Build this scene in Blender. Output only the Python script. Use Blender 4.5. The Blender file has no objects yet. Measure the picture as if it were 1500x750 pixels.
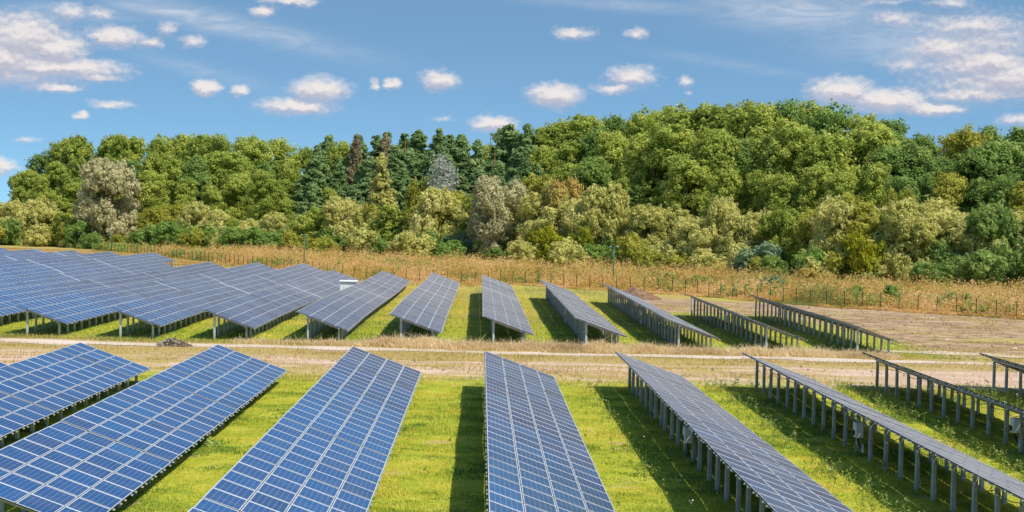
import bpy, math, random
import numpy as np
from mathutils import Matrix, Vector

random.seed(7); RNG = np.random.default_rng(7)
scene = bpy.context.scene
COL = scene.collection

# ------------------------------------------------------------------ camera (recovered from the panel rows)
F, PT, ROLL, YAW, H = 2623.77, .0214, .0244, .0175, 9.42
def ray(px, py):                                     # photograph pixel -> direction (east, north, up)
    a, b = px-750, py-375; c, s = math.cos(ROLL), math.sin(ROLL)
    x = (a*c+b*s)/F; y2 = (a*s-b*c)/F
    y = y2*math.cos(PT)-math.sin(PT); z = math.cos(PT)+y2*math.sin(PT)
    return x*math.cos(YAW)+z*math.sin(YAW), z*math.cos(YAW)-x*math.sin(YAW), y
def at(px, py, h=0.):
    d = ray(px, py); t = (h-H)/d[2]; return d[0]*t, d[1]*t
def at_depth(px, py, Y):
    d = ray(px, py); t = Y/d[1]; return d[0]*t, H+d[2]*t

# ------------------------------------------------------------------ helpers
def link(o, parent=None):
    COL.objects.link(o)
    if parent is not None: o.parent = parent
    return o
def tag(o, label=None, cat=None, group=None, kind=None):
    if label: o['label'] = label
    if cat: o['category'] = cat
    if group: o['group'] = group
    if kind: o['kind'] = kind
    return o
def empty(name, loc, label, cat, group=None, rz=0.):
    o = bpy.data.objects.new(name, None); o.empty_display_size = .5
    o.location = loc; o.rotation_euler[2] = rz
    link(o); return tag(o, label, cat, group)
def mesh_np(name, V, Fc, mat=None, uv=None, tone=None, smooth=False):
    """V (n,3), Fc (m,k) all faces same size k, or list of such arrays"""
    me = bpy.data.meshes.new(name)
    V = np.asarray(V, np.float32); Fl = Fc if isinstance(Fc, list) else [Fc]
    Fl = [np.asarray(f, np.int32) for f in Fl if len(f)]
    loops = np.concatenate([f.ravel() for f in Fl])
    tot = np.concatenate([np.full(len(f), f.shape[1], np.int32) for f in Fl])
    start = np.concatenate([[0], np.cumsum(tot)[:-1]]).astype(np.int32)
    me.vertices.add(len(V)); me.vertices.foreach_set('co', V.ravel())
    me.loops.add(len(loops)); me.loops.foreach_set('vertex_index', loops)
    me.polygons.add(len(tot)); me.polygons.foreach_set('loop_start', start); me.polygons.foreach_set('loop_total', tot)
    me.polygons.foreach_set('use_smooth', np.full(len(tot), bool(smooth)))
    if tone is not None:
        at_ = me.attributes.new('tone', 'FLOAT', 'POINT'); at_.data.foreach_set('value', np.asarray(tone, np.float32))
    if uv is not None:
        l = me.uv_layers.new(name='UVMap'); l.data.foreach_set('uv', np.asarray(uv, np.float32)[loops].ravel())
    if mat is not None:
        for m in (mat if isinstance(mat, (list, tuple)) else [mat]): me.materials.append(m)
    me.update(calc_edges=True)
    return me
def put(name, me, parent=None, loc=(0, 0, 0), rot=(0, 0, 0), scl=None):
    o = bpy.data.objects.new(name, me); o.location = loc; o.rotation_euler = rot
    if scl is not None: o.scale = scl
    return link(o, parent)
BOXF = np.array([[0,1,3,2],[4,6,7,5],[0,4,5,1],[2,3,7,6],[0,2,6,4],[1,5,7,3]])
class MB:
    def __init__(s): s.V = []; s.F = []; s.n = 0; s.T = []; s.M = []
    def add(s, V, Fc, tone=0., mi=0):
        V = np.asarray(V, float); s.V.append(V)
        for f in Fc: s.F.append([int(i)+s.n for i in f]); s.M.append(mi)
        s.T.append(np.full(len(V), tone)); s.n += len(V)
    def box(s, c, d, R=None, tone=0., mi=0, taper=1.):
        V = np.array([[x, y, z] for x in (-.5, .5) for y in (-.5, .5) for z in (-.5, .5)], float)
        t = np.where(V[:, 2] > 0, taper, 1.); V[:, 0] *= t; V[:, 1] *= t
        V *= np.array(d)
        if R is not None: V = V @ np.array(R).T
        s.add(V+np.array(c), [[0,1,3,2],[4,6,7,5],[0,4,5,1],[2,3,7,6],[0,2,6,4],[1,5,7,3]], tone, mi)
    def tube(s, P, R, n=8, tone=0., mi=0):
        P = [Vector(p) for p in P]; rings = []
        V = []
        for i, p in enumerate(P):
            d = (P[min(i+1, len(P)-1)]-P[max(i-1, 0)]).normalized()
            a = Vector((1, 0, 0)) if abs(d.x) < .8 else Vector((0, 1, 0))
            u = d.cross(a).normalized(); w = d.cross(u)
            for k in range(n):
                t = 2*math.pi*k/n; V.append(p+(u*math.cos(t)+w*math.sin(t))*R[i])
        Fc = [[i*n+k, i*n+(k+1) % n, (i+1)*n+(k+1) % n, (i+1)*n+k] for i in range(len(P)-1) for k in range(n)]
        Fc += [list(range(n))[::-1], [(len(P)-1)*n+k for k in range(n)]]
        s.add(V, Fc, tone, mi)
    def mesh(s, name, mats, smooth=False):
        me = bpy.data.meshes.new(name)
        V = np.concatenate(s.V); me.from_pydata(V.tolist(), [], s.F)
        for m in (mats if isinstance(mats, (list, tuple)) else [mats]): me.materials.append(m)
        me.polygons.foreach_set('material_index', np.array(s.M, np.int32))
        me.polygons.foreach_set('use_smooth', np.full(len(s.F), bool(smooth)))
        a = me.attributes.new('tone', 'FLOAT', 'POINT'); a.data.foreach_set('value', np.concatenate(s.T).astype(np.float32))
        me.update(); return me
_LAT = np.random.default_rng(3).random((256, 256))
def vnoise(x, y, sc, seed=0):
    x = np.asarray(x, float)/sc+seed*17.3; y = np.asarray(y, float)/sc+seed*9.1
    i = np.floor(x).astype(int); j = np.floor(y).astype(int); u = x-i; v = y-j
    u = u*u*(3-2*u); v = v*v*(3-2*v)
    g = lambda a, b: _LAT[a % 256, b % 256]
    return (g(i, j)*(1-u)+g(i+1, j)*u)*(1-v)+(g(i, j+1)*(1-u)+g(i+1, j+1)*u)*v
def fbm(x, y, sc, seed=0): return (vnoise(x, y, sc, seed)+.5*vnoise(x, y, sc/2.1, seed+1)+.25*vnoise(x, y, sc/4.3, seed+2))/1.75
def sstep(a, b, x): t = np.clip((np.asarray(x, float)-a)/(b-a), 0, 1); return t*t*(3-2*t)

# ------------------------------------------------------------------ terrain
def dip(x, y):
    return -.5*sstep(148, 225, y)*sstep(-52, -44, x)*(1-sstep(-2, 4, x))
def gz(x, y):
    b = (vnoise(x, y, 3.1, 5)-.5)*.10+(vnoise(x, y, 9., 6)-.5)*.12
    return -.25*sstep(112, 131, y)+dip(x, y)*(1-sstep(262, 300, y))+b*(1-sstep(330, 420, y))

# ------------------------------------------------------------------ node helpers
class NT:
    def __init__(s, tree): s.t = tree; s.n = tree.nodes; s.l = tree.links
    def node(s, typ, **kw):
        n = s.n.new(typ)
        for k, v in kw.items():
            if k in ('inp',): continue
            setattr(n, k, v)
        return n
    def set(s, sock, v):
        if isinstance(v, bpy.types.NodeSocket): s.l.new(v, sock)
        elif v is not None: sock.default_value = v
    def math(s, op, a, b=None, c=None, clamp=False):
        n = s.n.new('ShaderNodeMath'); n.operation = op; n.use_clamp = clamp
        s.set(n.inputs[0], a)
        if b is not None: s.set(n.inputs[1], b)
        if c is not None: s.set(n.inputs[2], c)
        return n.outputs[0]
    def vmath(s, op, a, b=None, c=None, out=0):
        n = s.n.new('ShaderNodeVectorMath'); n.operation = op
        s.set(n.inputs[0], a)
        if b is not None: s.set(n.inputs[1], b)
        if c is not None: s.set(n.inputs[2], c)
        return n.outputs[out]
    def mix(s, f, a, b, blend='MIX'):
        n = s.n.new('ShaderNodeMix'); n.data_type = 'RGBA'; n.blend_type = blend
        s.set(n.inputs[0], f); s.set(n.inputs[6], a); s.set(n.inputs[7], b); return n.outputs[2]
    def noise(s, vec, scale, detail=3., rough=.55, dist=0., dim='3D'):
        n = s.n.new('ShaderNodeTexNoise'); n.noise_dimensions = dim
        s.set(n.inputs['Vector'], vec); n.inputs['Scale'].default_value = scale
        n.inputs['Detail'].default_value = detail; n.inputs['Roughness'].default_value = rough; n.inputs['Distortion'].default_value = dist
        return n.outputs['Fac']
    def ss(s, x, a, b, lo=0., hi=1.):
        n = s.n.new('ShaderNodeMapRange'); n.interpolation_type = 'SMOOTHSTEP'
        s.set(n.inputs[0], x); n.inputs[1].default_value = a; n.inputs[2].default_value = b
        n.inputs[3].default_value = lo; n.inputs[4].default_value = hi; return n.outputs[0]
    def ramp(s, f, stops):
        n = s.n.new('ShaderNodeValToRGB'); s.set(n.inputs[0], f); r = n.color_ramp
        while len(r.elements) < len(stops): r.elements.new(.5)
        for e, (p, c) in zip(r.elements, stops): e.position = p; e.color = (*c, 1)
        return n.outputs[0]
    def attr(s, name):
        n = s.n.new('ShaderNodeAttribute'); n.attribute_name = name; return n.outputs['Fac']
def rgb(*c): return (*c, 1.)
def new_mat(name):
    m = bpy.data.materials.new(name); m.use_nodes = True; m.node_tree.nodes.clear()
    t = NT(m.node_tree); out = t.node('ShaderNodeOutputMaterial'); return m, t, out
def principled(t, base, rough=.7, spec=.3, metal=0., bump=None, bs=.3, bd=.05):
    p = t.node('ShaderNodeBsdfPrincipled'); t.set(p.inputs['Base Color'], base); t.set(p.inputs['Roughness'], rough)
    p.inputs['Specular IOR Level'].default_value = spec; t.set(p.inputs['Metallic'], metal)
    if bump is not None:
        b = t.node('ShaderNodeBump'); b.inputs['Strength'].default_value = bs; b.inputs['Distance'].default_value = bd
        t.l.new(bump, b.inputs['Height']); t.l.new(b.outputs[0], p.inputs['Normal'])
    return p
def pos(t): return t.node('ShaderNodeNewGeometry').outputs['Position']
def objc(t): return t.node('ShaderNodeTexCoord').outputs['Object']
def orand(t): return t.node('ShaderNodeObjectInfo').outputs['Random']

def mat_simple(name, c0, c1, scale=4., rough=.7, spec=.3, metal=0., bs=.2, bd=.01):
    m, t, out = new_mat(name); P = pos(t)
    n = t.noise(P, scale, 4.); n2 = t.noise(P, scale*7, 3.)
    f = t.ss(t.math('ADD', t.math('MULTIPLY', n, .65), t.math('MULTIPLY', n2, .35)), .35, .65)
    p = principled(t, t.mix(f, rgb(*c0), rgb(*c1)), rough, spec, metal, n2, bs, bd)
    t.l.new(p.outputs[0], out.inputs[0]); return m
def mat_leaf(name, dark, mid, light, trans=.28, rough=.6, vary=.25):
    trans = .22 if name in ('lawn_blades',) else max(trans, .42)
    m, t, out = new_mat(name)
    tone = t.attr('tone'); r = orand(t); P = pos(t)
    big = t.noise(P, .22, 2.)
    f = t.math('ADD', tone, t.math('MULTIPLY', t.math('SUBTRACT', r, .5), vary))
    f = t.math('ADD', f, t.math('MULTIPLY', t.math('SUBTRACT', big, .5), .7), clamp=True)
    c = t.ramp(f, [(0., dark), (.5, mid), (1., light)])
    p = principled(t, c, rough, .25)
    tr = t.node('ShaderNodeBsdfTranslucent'); t.l.new(t.mix(.5, c, rgb(*light), 'MIX'), tr.inputs[0])
    mx = t.node('ShaderNodeMixShader'); mx.inputs[0].default_value = trans
    t.l.new(p.outputs[0], mx.inputs[1]); t.l.new(tr.outputs[0], mx.inputs[2]); t.l.new(mx.outputs[0], out.inputs[0])
    return m

M = {}
# --- panel glass: cells drawn from the panel's own UVs (6 cells across, 10 along)
def mat_glass():
    m, t, out = new_mat('solar_cell_glass')
    uv = t.node('ShaderNodeUVMap').outputs[0]
    sp = t.node('ShaderNodeSeparateXYZ'); t.l.new(uv, sp.inputs[0])
    def line(c, w):
        fr = t.math('FRACT', t.math('ADD', c, .5)); d = t.math('ABSOLUTE', t.math('SUBTRACT', fr, .5))
        return t.math('LESS_THAN', d, w)
    lu = line(sp.outputs[0], .030); lv = line(sp.outputs[1], .018)
    cell = t.vmath('FLOOR', uv); tone = t.attr('tone')
    wn = t.node('ShaderNodeTexWhiteNoise'); t.l.new(t.vmath('ADD', cell, pos(t) if False else None) if False else cell, wn.inputs[0])
    vor = t.node('ShaderNodeTexVoronoi'); t.l.new(uv, vor.inputs['Vector']); vor.inputs['Scale'].default_value = 9.
    cr = t.node('ShaderNodeSeparateColor'); t.l.new(vor.outputs['Color'], cr.inputs[0])
    r = orand(t)
    f = t.math('ADD', t.math('MULTIPLY', tone, .62), t.math('ADD', t.math('MULTIPLY', wn.outputs[0], .14), t.math('MULTIPLY', cr.outputs[0], .14)))
    f = t.math('ADD', f, t.math('MULTIPLY', t.math('SUBTRACT', r, .5), .30), clamp=True)
    c = t.ramp(f, [(0., (.008, .032, .125)), (.35, (.004, .044, .175)), (.7, (.003, .060, .215)), (1., (.004, .095, .26))])
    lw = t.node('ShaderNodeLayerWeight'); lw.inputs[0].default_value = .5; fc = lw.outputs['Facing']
    g1 = t.ss(fc, .868, .912); g2 = t.ss(fc, .915, .968)     # dust film and pale sky reflection mixed into the colour at flat angles
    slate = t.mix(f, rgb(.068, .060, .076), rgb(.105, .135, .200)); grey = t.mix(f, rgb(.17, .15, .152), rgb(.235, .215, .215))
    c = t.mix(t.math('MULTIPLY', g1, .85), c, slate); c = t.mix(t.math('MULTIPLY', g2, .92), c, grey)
    dn = t.noise(pos(t), .9, 5.); ds = t.noise(t.vmath('MULTIPLY', pos(t), (.35, 2.2, .35)), 1., 4., .6)
    c = t.mix(t.ss(t.math('ADD', dn, ds), .75, 1.4, .0, .10), c, rgb(.40, .37, .34))
    c = t.mix(t.math('MULTIPLY', lv, .15), c, rgb(.30, .40, .55))
    c = t.mix(t.math('MULTIPLY', lu, .55), c, rgb(.38, .48, .62))
    bu = t.math('MAXIMUM', t.math('LESS_THAN', sp.outputs[0], 0.), t.math('GREATER_THAN', sp.outputs[0], 6.))
    bv = t.math('MAXIMUM', t.math('LESS_THAN', sp.outputs[1], 0.), t.math('GREATER_THAN', sp.outputs[1], 10.))
    edge = t.math('MAXIMUM', bu, bv)                       # white backsheet showing round the cells
    c = t.mix(edge, c, rgb(.70, .69, .68))
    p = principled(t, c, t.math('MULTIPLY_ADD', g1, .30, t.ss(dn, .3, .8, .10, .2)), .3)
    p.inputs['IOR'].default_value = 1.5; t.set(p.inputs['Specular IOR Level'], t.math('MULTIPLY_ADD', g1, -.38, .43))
    t.l.new(p.outputs[0], out.inputs[0]); return m
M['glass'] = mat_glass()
M['frame'] = mat_simple('anodised_aluminium', (.62, .63, .65), (.74, .74, .75), 3., .38, .5, .35, .05)
M['back'] = mat_simple('panel_back_and_shaded_edge', (.022, .028, .04), (.045, .05, .06), 3., .6)  # dark back; on the frame sides this colour stands for their shade
M['steel'] = mat_simple('galvanised_steel', (.28, .30, .32), (.42, .43, .44), 5., .5, .5, .6)
M['rail'] = mat_simple('rail_aluminium', (.6, .62, .64), (.72, .73, .74), 5., .4, .5, .4)
def mat_post():
    m, t, out = new_mat('concrete_post'); P = pos(t); s_ = t.node('ShaderNodeSeparateXYZ'); t.l.new(P, s_.inputs[0])
    n = t.noise(P, 2.4, 4.); n2 = t.noise(P, 14., 4., .7); st = t.noise(t.vmath('MULTIPLY', P, (9., 9., .7)), 1., 3.)
    c = t.mix(t.ss(t.math('ADD', t.math('MULTIPLY', n, .5), t.math('MULTIPLY', n2, .5)), .35, .65), rgb(.40, .42, .43), rgb(.60, .61, .60))
    c = t.mix(t.ss(st, .50, .75, 0., .45), c, rgb(.20, .19, .17))
    c = t.mix(t.math('MULTIPLY', t.math('SUBTRACT', 1., t.ss(t.math('ADD', s_.outputs[2], t.math('MULTIPLY', n2, .25)), -.15, .42)), .75), c, rgb(.14, .13, .085))
    c = t.mix(t.math('MULTIPLY', t.math('SUBTRACT', orand(t), .5), .5), c, rgb(.22, .23, .24))
    p = principled(t, c, .85, .2, 0, n2, .4, .01); t.l.new(p.outputs[0], out.inputs[0]); return m
M['post'] = mat_post()
M['box'] = mat_simple('painted_box', (.66, .68, .70), (.76, .77, .77), 2., .45, .4)
M['boxdark'] = mat_simple('dark_plastic', (.02, .02, .022), (.035, .035, .04), 4., .5)
M['kiosk'] = mat_simple('white_render', (.66, .67, .68), (.78, .78, .77), 1., .7)
M['mound'] = mat_simple('reddish_dug_soil', (.16, .09, .055), (.36, .225, .14), 1.6, .95, .1, 0, .9, .2)
M['fence'] = mat_simple('green_paint', (.006, .035, .022), (.012, .055, .035), 4., .5, .4)
M['pole'] = mat_simple('pole_green_paint', (.015, .13, .085), (.03, .19, .12), 3., .45, .4)
M['lamp'] = mat_simple('white_plastic', (.7, .72, .74), (.8, .8, .8), 3., .4)
M['bark'] = mat_simple('grey_bark', (.07, .055, .04), (.16, .13, .10), 3., .9, .1, 0, .6, .05)
M['pinebark'] = mat_simple('orange_pine_bark', (.12, .055, .03), (.26, .13, .07), 2., .9, .1, 0, .6, .05)
M['palebark'] = mat_simple('pale_bark', (.28, .25, .20), (.42, .38, .32), 3., .9, .1, 0, .6, .05)
M['stick'] = mat_simple('dead_sticks', (.07, .045, .03), (.30, .22, .15), 6., .9, .1)
M['soilheap'] = mat_simple('heaped_soil', (.22, .14, .095), (.42, .29, .20), 1.2, .95, .1, 0, .8, .15)

# --- ground
def mat_ground():
    m, t, out = new_mat('field_ground'); P = pos(t)
    s = t.node('ShaderNodeSeparateXYZ'); t.l.new(P, s.inputs[0]); X, Y = s.outputs[0], s.outputs[1]
    nb = t.noise(P, .12, 3.); nm = t.noise(P, .55, 4.); nf = t.noise(P, 4., 4., .7); nff = t.noise(P, 16., 2.)
    stretch = t.vmath('MULTIPLY', P, (.15, .5, 1.)); ns = t.noise(stretch, 1., 5., .65, .5)
    g = t.ramp(t.math('ADD', t.math('MULTIPLY', nm, .5), t.math('MULTIPLY', nf, .5)), [(.3, (.13, .19, .016)), (.5, (.38, .41, .035)), (.72, (.62, .52, .10))])
    dryg = t.ramp(nf, [(.3, (.30, .22, .06)), (.55, (.47, .35, .12)), (.8, (.58, .44, .2))])
    soil = t.ramp(t.math('ADD', t.math('MULTIPLY', ns, .6), t.math('MULTIPLY', nf, .4)), [(.3, (.36, .235, .15)), (.5, (.58, .40, .285)), (.72, (.80, .63, .51))])
    brown = t.ramp(t.math('ADD', t.math('MULTIPLY', t.math('ADD', ns, t.math('SUBTRACT', nm, .5)), .6), t.math('MULTIPLY', nf, .4)), [(.3, (.17, .105, .06)), (.5, (.40, .265, .16)), (.7, (.64, .47, .32))])
    # dry field past the far rows and in the far lanes
    fdry = t.math('MULTIPLY', t.ss(Y, 135, 175), t.ss(nb, .38, .62, .35, .75))
    c = t.mix(fdry, g, dryg)
    fdry2 = t.ss(t.math('ADD', Y, t.math('MULTIPLY', nb, 40.)), 225, 265)
    c = t.mix(t.math('MULTIPLY', fdry2, .75), c, dryg)
    bs = t.ss(t.noise(P, .42, 4., .6), .60, .70); c = t.mix(t.math('MULTIPLY', bs, .8), c, t.mix(nf, dryg, soil))
    # worn strip between the two fields
    e1 = t.math('ADD', Y, t.math('MULTIPLY', t.math('SUBTRACT', nm, .5), 9.))
    band = t.math('MULTIPLY', t.ss(e1, 101, 107), t.math('SUBTRACT', 1., t.ss(e1, 130.5, 134.5)))
    sm = t.ss(t.math('ADD', ns, t.math('MULTIPLY', t.math('SUBTRACT', nb, .5), .5)), .40, .56)
    right = t.ss(X, 18., 30.)
    sm = t.math('MAXIMUM', sm, t.math('MULTIPLY', right, t.ss(e1, 104, 109)))
    verge = t.math('MULTIPLY', t.ss(Y, 117, 121), t.math('SUBTRACT', 1., t.ss(Y, 124, 126)))
    verge2 = t.ss(Y, 127.5, 129.5)
    sm = t.math('MULTIPLY', sm, t.math('SUBTRACT', 1., t.math('MULTIPLY', t.math('MAXIMUM', verge, verge2), .85)))
    strip = t.mix(sm, dryg, soil)
    c = t.mix(band, c, strip)
    # bare brown field on the right
    e2 = t.math('ADD', X, t.math('ADD', t.math('MULTIPLY', t.math('SUBTRACT', nm, .5), 7.), t.math('MULTIPLY', t.math('SUBTRACT', Y, 150.), .05)))
    rb = t.math('MULTIPLY', t.math('MULTIPLY', t.ss(e2, 33.5, 36.5), t.ss(Y, 130, 136)), t.math('SUBTRACT', 1., t.ss(Y, 215, 225)))
    rb2 = t.math('MULTIPLY', t.math('MULTIPLY', t.ss(X, 15, 20), t.ss(Y, 187, 193)), t.math('SUBTRACT', 1., t.ss(t.math('ADD', Y, t.math('MULTIPLY', X, 1.05)), 247, 253)))
    rb = t.math('MAXIMUM', rb, rb2)
    gp = t.ss(t.math('ADD', ns, t.math('MULTIPLY', nb, .6)), .84, .98)
    weedy = t.mix(.55, g, dryg)
    c = t.mix(rb, c, t.mix(t.math('MULTIPLY', gp, .75), brown, weedy))
    # forest floor
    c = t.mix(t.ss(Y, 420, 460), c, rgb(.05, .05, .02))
    h = t.math('ADD', t.math('MULTIPLY', nf, .7), t.math('MULTIPLY', nff, .3))
    p = principled(t, c, .95, .1, 0, h, .7, .12)
    t.l.new(p.outputs[0], out.inputs[0]); return m
M['ground'] = mat_ground()
def mat_track():
    m, t, out = new_mat('pale_track'); P = pos(t)
    n = t.noise(t.vmath('MULTIPLY', P, (.15, 1.2, 1.)), 1., 4.); nf = t.noise(P, 5., 4., .7)
    c = t.ramp(t.math('ADD', t.math('MULTIPLY', n, .55), t.math('MULTIPLY', nf, .45)), [(.3, (.36, .27, .19)), (.5, (.62, .50, .40)), (.7, (.74, .64, .54))])
    p = principled(t, c, .95, .1, 0, nf, .5, .05); t.l.new(p.outputs[0], out.inputs[0]); return m
M['track'] = mat_track()
# --- foliage
M['grass'] = mat_leaf('lawn_blades', (0.075, 0.200, 0.040), (0.420, 0.480, 0.050), (0.800, 0.620, 0.120), .35, .55, 0.)
M['weed'] = mat_leaf('green_weed_leaves', (0.100, 0.180, 0.030), (0.280, 0.360, 0.060), (0.500, 0.500, 0.120), .35, .55, 0.)
M['flower'] = mat_simple('flower_heads', (.62, .62, .50), (.75, .74, .62), 5., .8)
M['straw'] = mat_leaf('dry_straw', (0.460, 0.330, 0.160), (0.800, 0.600, 0.340), (0.900, 0.750, 0.480), .25, .8, 0.)
M['dry'] = mat_leaf('dry_grass', (0.400, 0.300, 0.070), (0.620, 0.460, 0.140), (0.750, 0.570, 0.260), .3, .7, 0.)
M['rod'] = mat_leaf('tall_dry_weeds', (0.160, 0.210, 0.045), (0.600, 0.370, 0.085), (0.800, 0.530, 0.240), .3, .7, 0.)
M['broad'] = mat_leaf('broad_leaves', (0.110, 0.175, 0.030), (0.370, 0.440, 0.070), (0.680, 0.680, 0.170))
M['broaddark'] = mat_leaf('dark_broad_leaves', (0.075, 0.150, 0.034), (0.220, 0.330, 0.068), (0.440, 0.520, 0.150))
M['yellow'] = mat_leaf('yellowing_leaves', (0.200, 0.220, 0.030), (0.430, 0.430, 0.060), (0.620, 0.560, 0.110))
M['bright'] = mat_leaf('bright_yellow_green_leaves', (0.120, 0.170, 0.010), (0.320, 0.340, 0.016), (0.520, 0.460, 0.030))
M['pine'] = mat_leaf('pine_needles', (0.110, 0.190, 0.070), (0.250, 0.370, 0.130), (0.460, 0.540, 0.220), .15)
M['dead'] = mat_leaf('dead_needles', (0.220, 0.190, 0.090), (0.360, 0.290, 0.160), (0.480, 0.400, 0.240), .15)
M['willow'] = mat_leaf('willow_leaves', (0.300, 0.310, 0.065), (0.620, 0.590, 0.180), (0.840, 0.780, 0.340))
M['silver'] = mat_leaf('silver_willow_leaves', (0.340, 0.320, 0.140), (0.600, 0.550, 0.300), (0.780, 0.720, 0.480))
M['white'] = mat_leaf('silver_white_leaves', (0.280, 0.320, 0.260), (0.480, 0.510, 0.420), (0.640, 0.650, 0.570))
M['orange'] = mat_leaf('rusty_orange_leaves', (0.320, 0.250, 0.050), (0.540, 0.400, 0.100), (0.680, 0.530, 0.180))
M['shrub'] = mat_leaf('shrub_leaves', (0.090, 0.190, 0.045), (0.250, 0.380, 0.075), (0.460, 0.540, 0.140))
M['bluegreen'] = mat_leaf('blue_green_leaves', (0.100, 0.180, 0.100), (0.220, 0.320, 0.170), (0.360, 0.440, 0.250))

# ------------------------------------------------------------------ ground and track
def axis(segs):
    out = []
    for a, b, d in segs: out += list(np.arange(a, b, d))
    return np.array(out+[segs[-1][1]])
gx = axis([(-3000, -600, 400), (-600, -150, 30), (-150, -48, 6), (-48, 50, 1.), (50, 150, 5), (150, 600, 30), (600, 3000, 400)])
gy = axis([(-300, 30, 30), (30, 150, 1.), (150, 300, 3), (300, 480, 10), (480, 1200, 60), (1200, 4500, 550)])
GX, GY = np.meshgrid(gx, gy); gv = np.stack([GX.ravel(), GY.ravel(), gz(GX.ravel(), GY.ravel())], 1)
nx_, ny_ = len(gx), len(gy); ii = (np.arange(ny_-1)[:, None]*nx_+np.arange(nx_-1)[None]).ravel()
tag(put('ground', mesh_np('ground', gv, np.stack([ii, ii+1, ii+1+nx_, ii+nx_], 1), M['ground'], smooth=True)), kind='structure')
def ribbon(name, pts, mat, step=.5, ny=8, wob=.5, kind='structure', lift=.012):
    """irregular strip following pts [(x, y, half width)]"""
    pts = np.array(pts, float); xs = np.arange(pts[0, 0], pts[-1, 0], step)
    yc = np.interp(xs, pts[:, 0], pts[:, 1]); hw = np.interp(xs, pts[:, 0], pts[:, 2])
    top = yc+hw+(fbm(xs, xs*0, 2.3, 11)-.5)*2*wob; bot = yc-hw+(fbm(xs, xs*0+50, 2.3, 12)-.5)*2*wob
    T = np.linspace(0, 1, ny); V = []
    for t_ in T:
        y = bot*(1-t_)+top*t_; V.append(np.stack([xs, y, gz(xs, y)+lift], 1))
    V = np.concatenate(V); n = len(xs); i0 = (np.arange(ny-1)[:, None]*n+np.arange(n-1)[None]).ravel()
    o = put(name, mesh_np(name, V, np.stack([i0, i0+1, i0+1+n, i0+n], 1), mat, smooth=True)); tag(o, kind=kind); return o
ribbon('track', [(-75, 127.6, 2.0), (-30, 127.7, 2.1), (-8, 127.9, 1.6), (10, 127.7, 1.6), (30, 127.2, 1.5), (70, 126.0, 1.8)], M['track'], .25, 10, 1.05, lift=.03)
ribbon('side_path', [(31, 138.5, 1.0), (36, 136.8, 2.0), (44, 134.2, 1.5), (70, 128.5, 1.6)], M['track'], .5, 8, .9, lift=.05)

# ------------------------------------------------------------------ solar arrays
TILT = .3353; CT, ST = math.cos(TILT), math.sin(TILT); HI = H-7.353; PW, PL, GAP = .997, 1.656, .0243; RUN = 1.67
def panel_geo(tone):
    """local: x down the slope, y along the row, z out of the glass"""
    a, b, fw, th = PW/2, PL/2, .024, .038
    V = [(-a,-b,0),(a,-b,0),(a,b,0),(-a,b,0), (-a+fw,-b+fw,0),(a-fw,-b+fw,0),(a-fw,b-fw,0),(-a+fw,b-fw,0),
         (-a+fw,-b+fw,-.003),(a-fw,-b+fw,-.003),(a-fw,b-fw,-.003),(-a+fw,b-fw,-.003), (-a,-b,-th),(a,-b,-th),(a,b,-th),(-a,b,-th)]
    Fq = [(8,9,10,11)]+[(k,(k+1)%4,4+(k+1)%4,4+k) for k in range(4)]+[(4+k,4+(k+1)%4,8+(k+1)%4,8+k) for k in range(4)]+[(12+k,12+(k+1)%4,(k+1)%4,k) for k in range(4)]+[(15,14,13,12)]
    mi = [0]+[1]*8+[2]*5
    uv = [(0, 0)]*16; uv = np.array(uv, float)
    for i, (u, v) in zip((8, 9, 10, 11), ((-.03, -.33), (6.03, -.33), (6.03, 10.33), (-.03, 10.33))): uv[i] = (u, v)
    return np.array(V, float), np.array(Fq), np.array(mi, np.int32), uv, tone
PMESH = []; PG = []
for k in range(10):
    V, Fq, mi, uv, tn = panel_geo((k+.5)/10)
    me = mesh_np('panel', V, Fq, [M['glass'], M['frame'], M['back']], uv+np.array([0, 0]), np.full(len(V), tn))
    me.polygons.foreach_set('material_index', mi); PMESH.append(me); PG.append((V, Fq, mi, uv, tn))
def rotm(rx, ry): return np.array(Matrix.Rotation(ry, 3, 'Y') @ Matrix.Rotation(rx, 3, 'X'))
def box_mesh(name, d, mat, c=(0, 0, 0), taper=1.):
    b = MB(); b.box(c, d, taper=taper); return b.mesh(name, mat)
def bevel_box(name, d, mat, bw):
    """box with chamfered vertical edges, origin at its top centre"""
    a, b = d[0]/2, d[1]/2; P = [(-a+bw,-b),(a-bw,-b),(a,-b+bw),(a,b-bw),(a-bw,b),(-a+bw,b),(-a,b-bw),(-a,-b+bw)]
    V = [(x*1.0, y*1.0, 0) for x, y in P]+[(x*1.08, y*1.08, -d[2]) for x, y in P]
    Fc = [[k, (k+1) % 8, 8+(k+1) % 8, 8+k][::-1] for k in range(8)]+[list(range(8)), [15-k for k in range(8)]]
    m_ = MB(); m_.add(V, Fc); return m_.mesh(name, mat)
POST = bevel_box('support_post', (.15, .17, 1.), M['post'], .025)
PLATE = box_mesh('rafter', (2.62, .07, .11), M['steel'])
RAILM = box_mesh('mounting_rail', (4.06+.11, .045, .05), M['rail'])
HP, LP = .80, 3.18                                   # horizontal offsets of the two posts from the high edge
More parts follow.
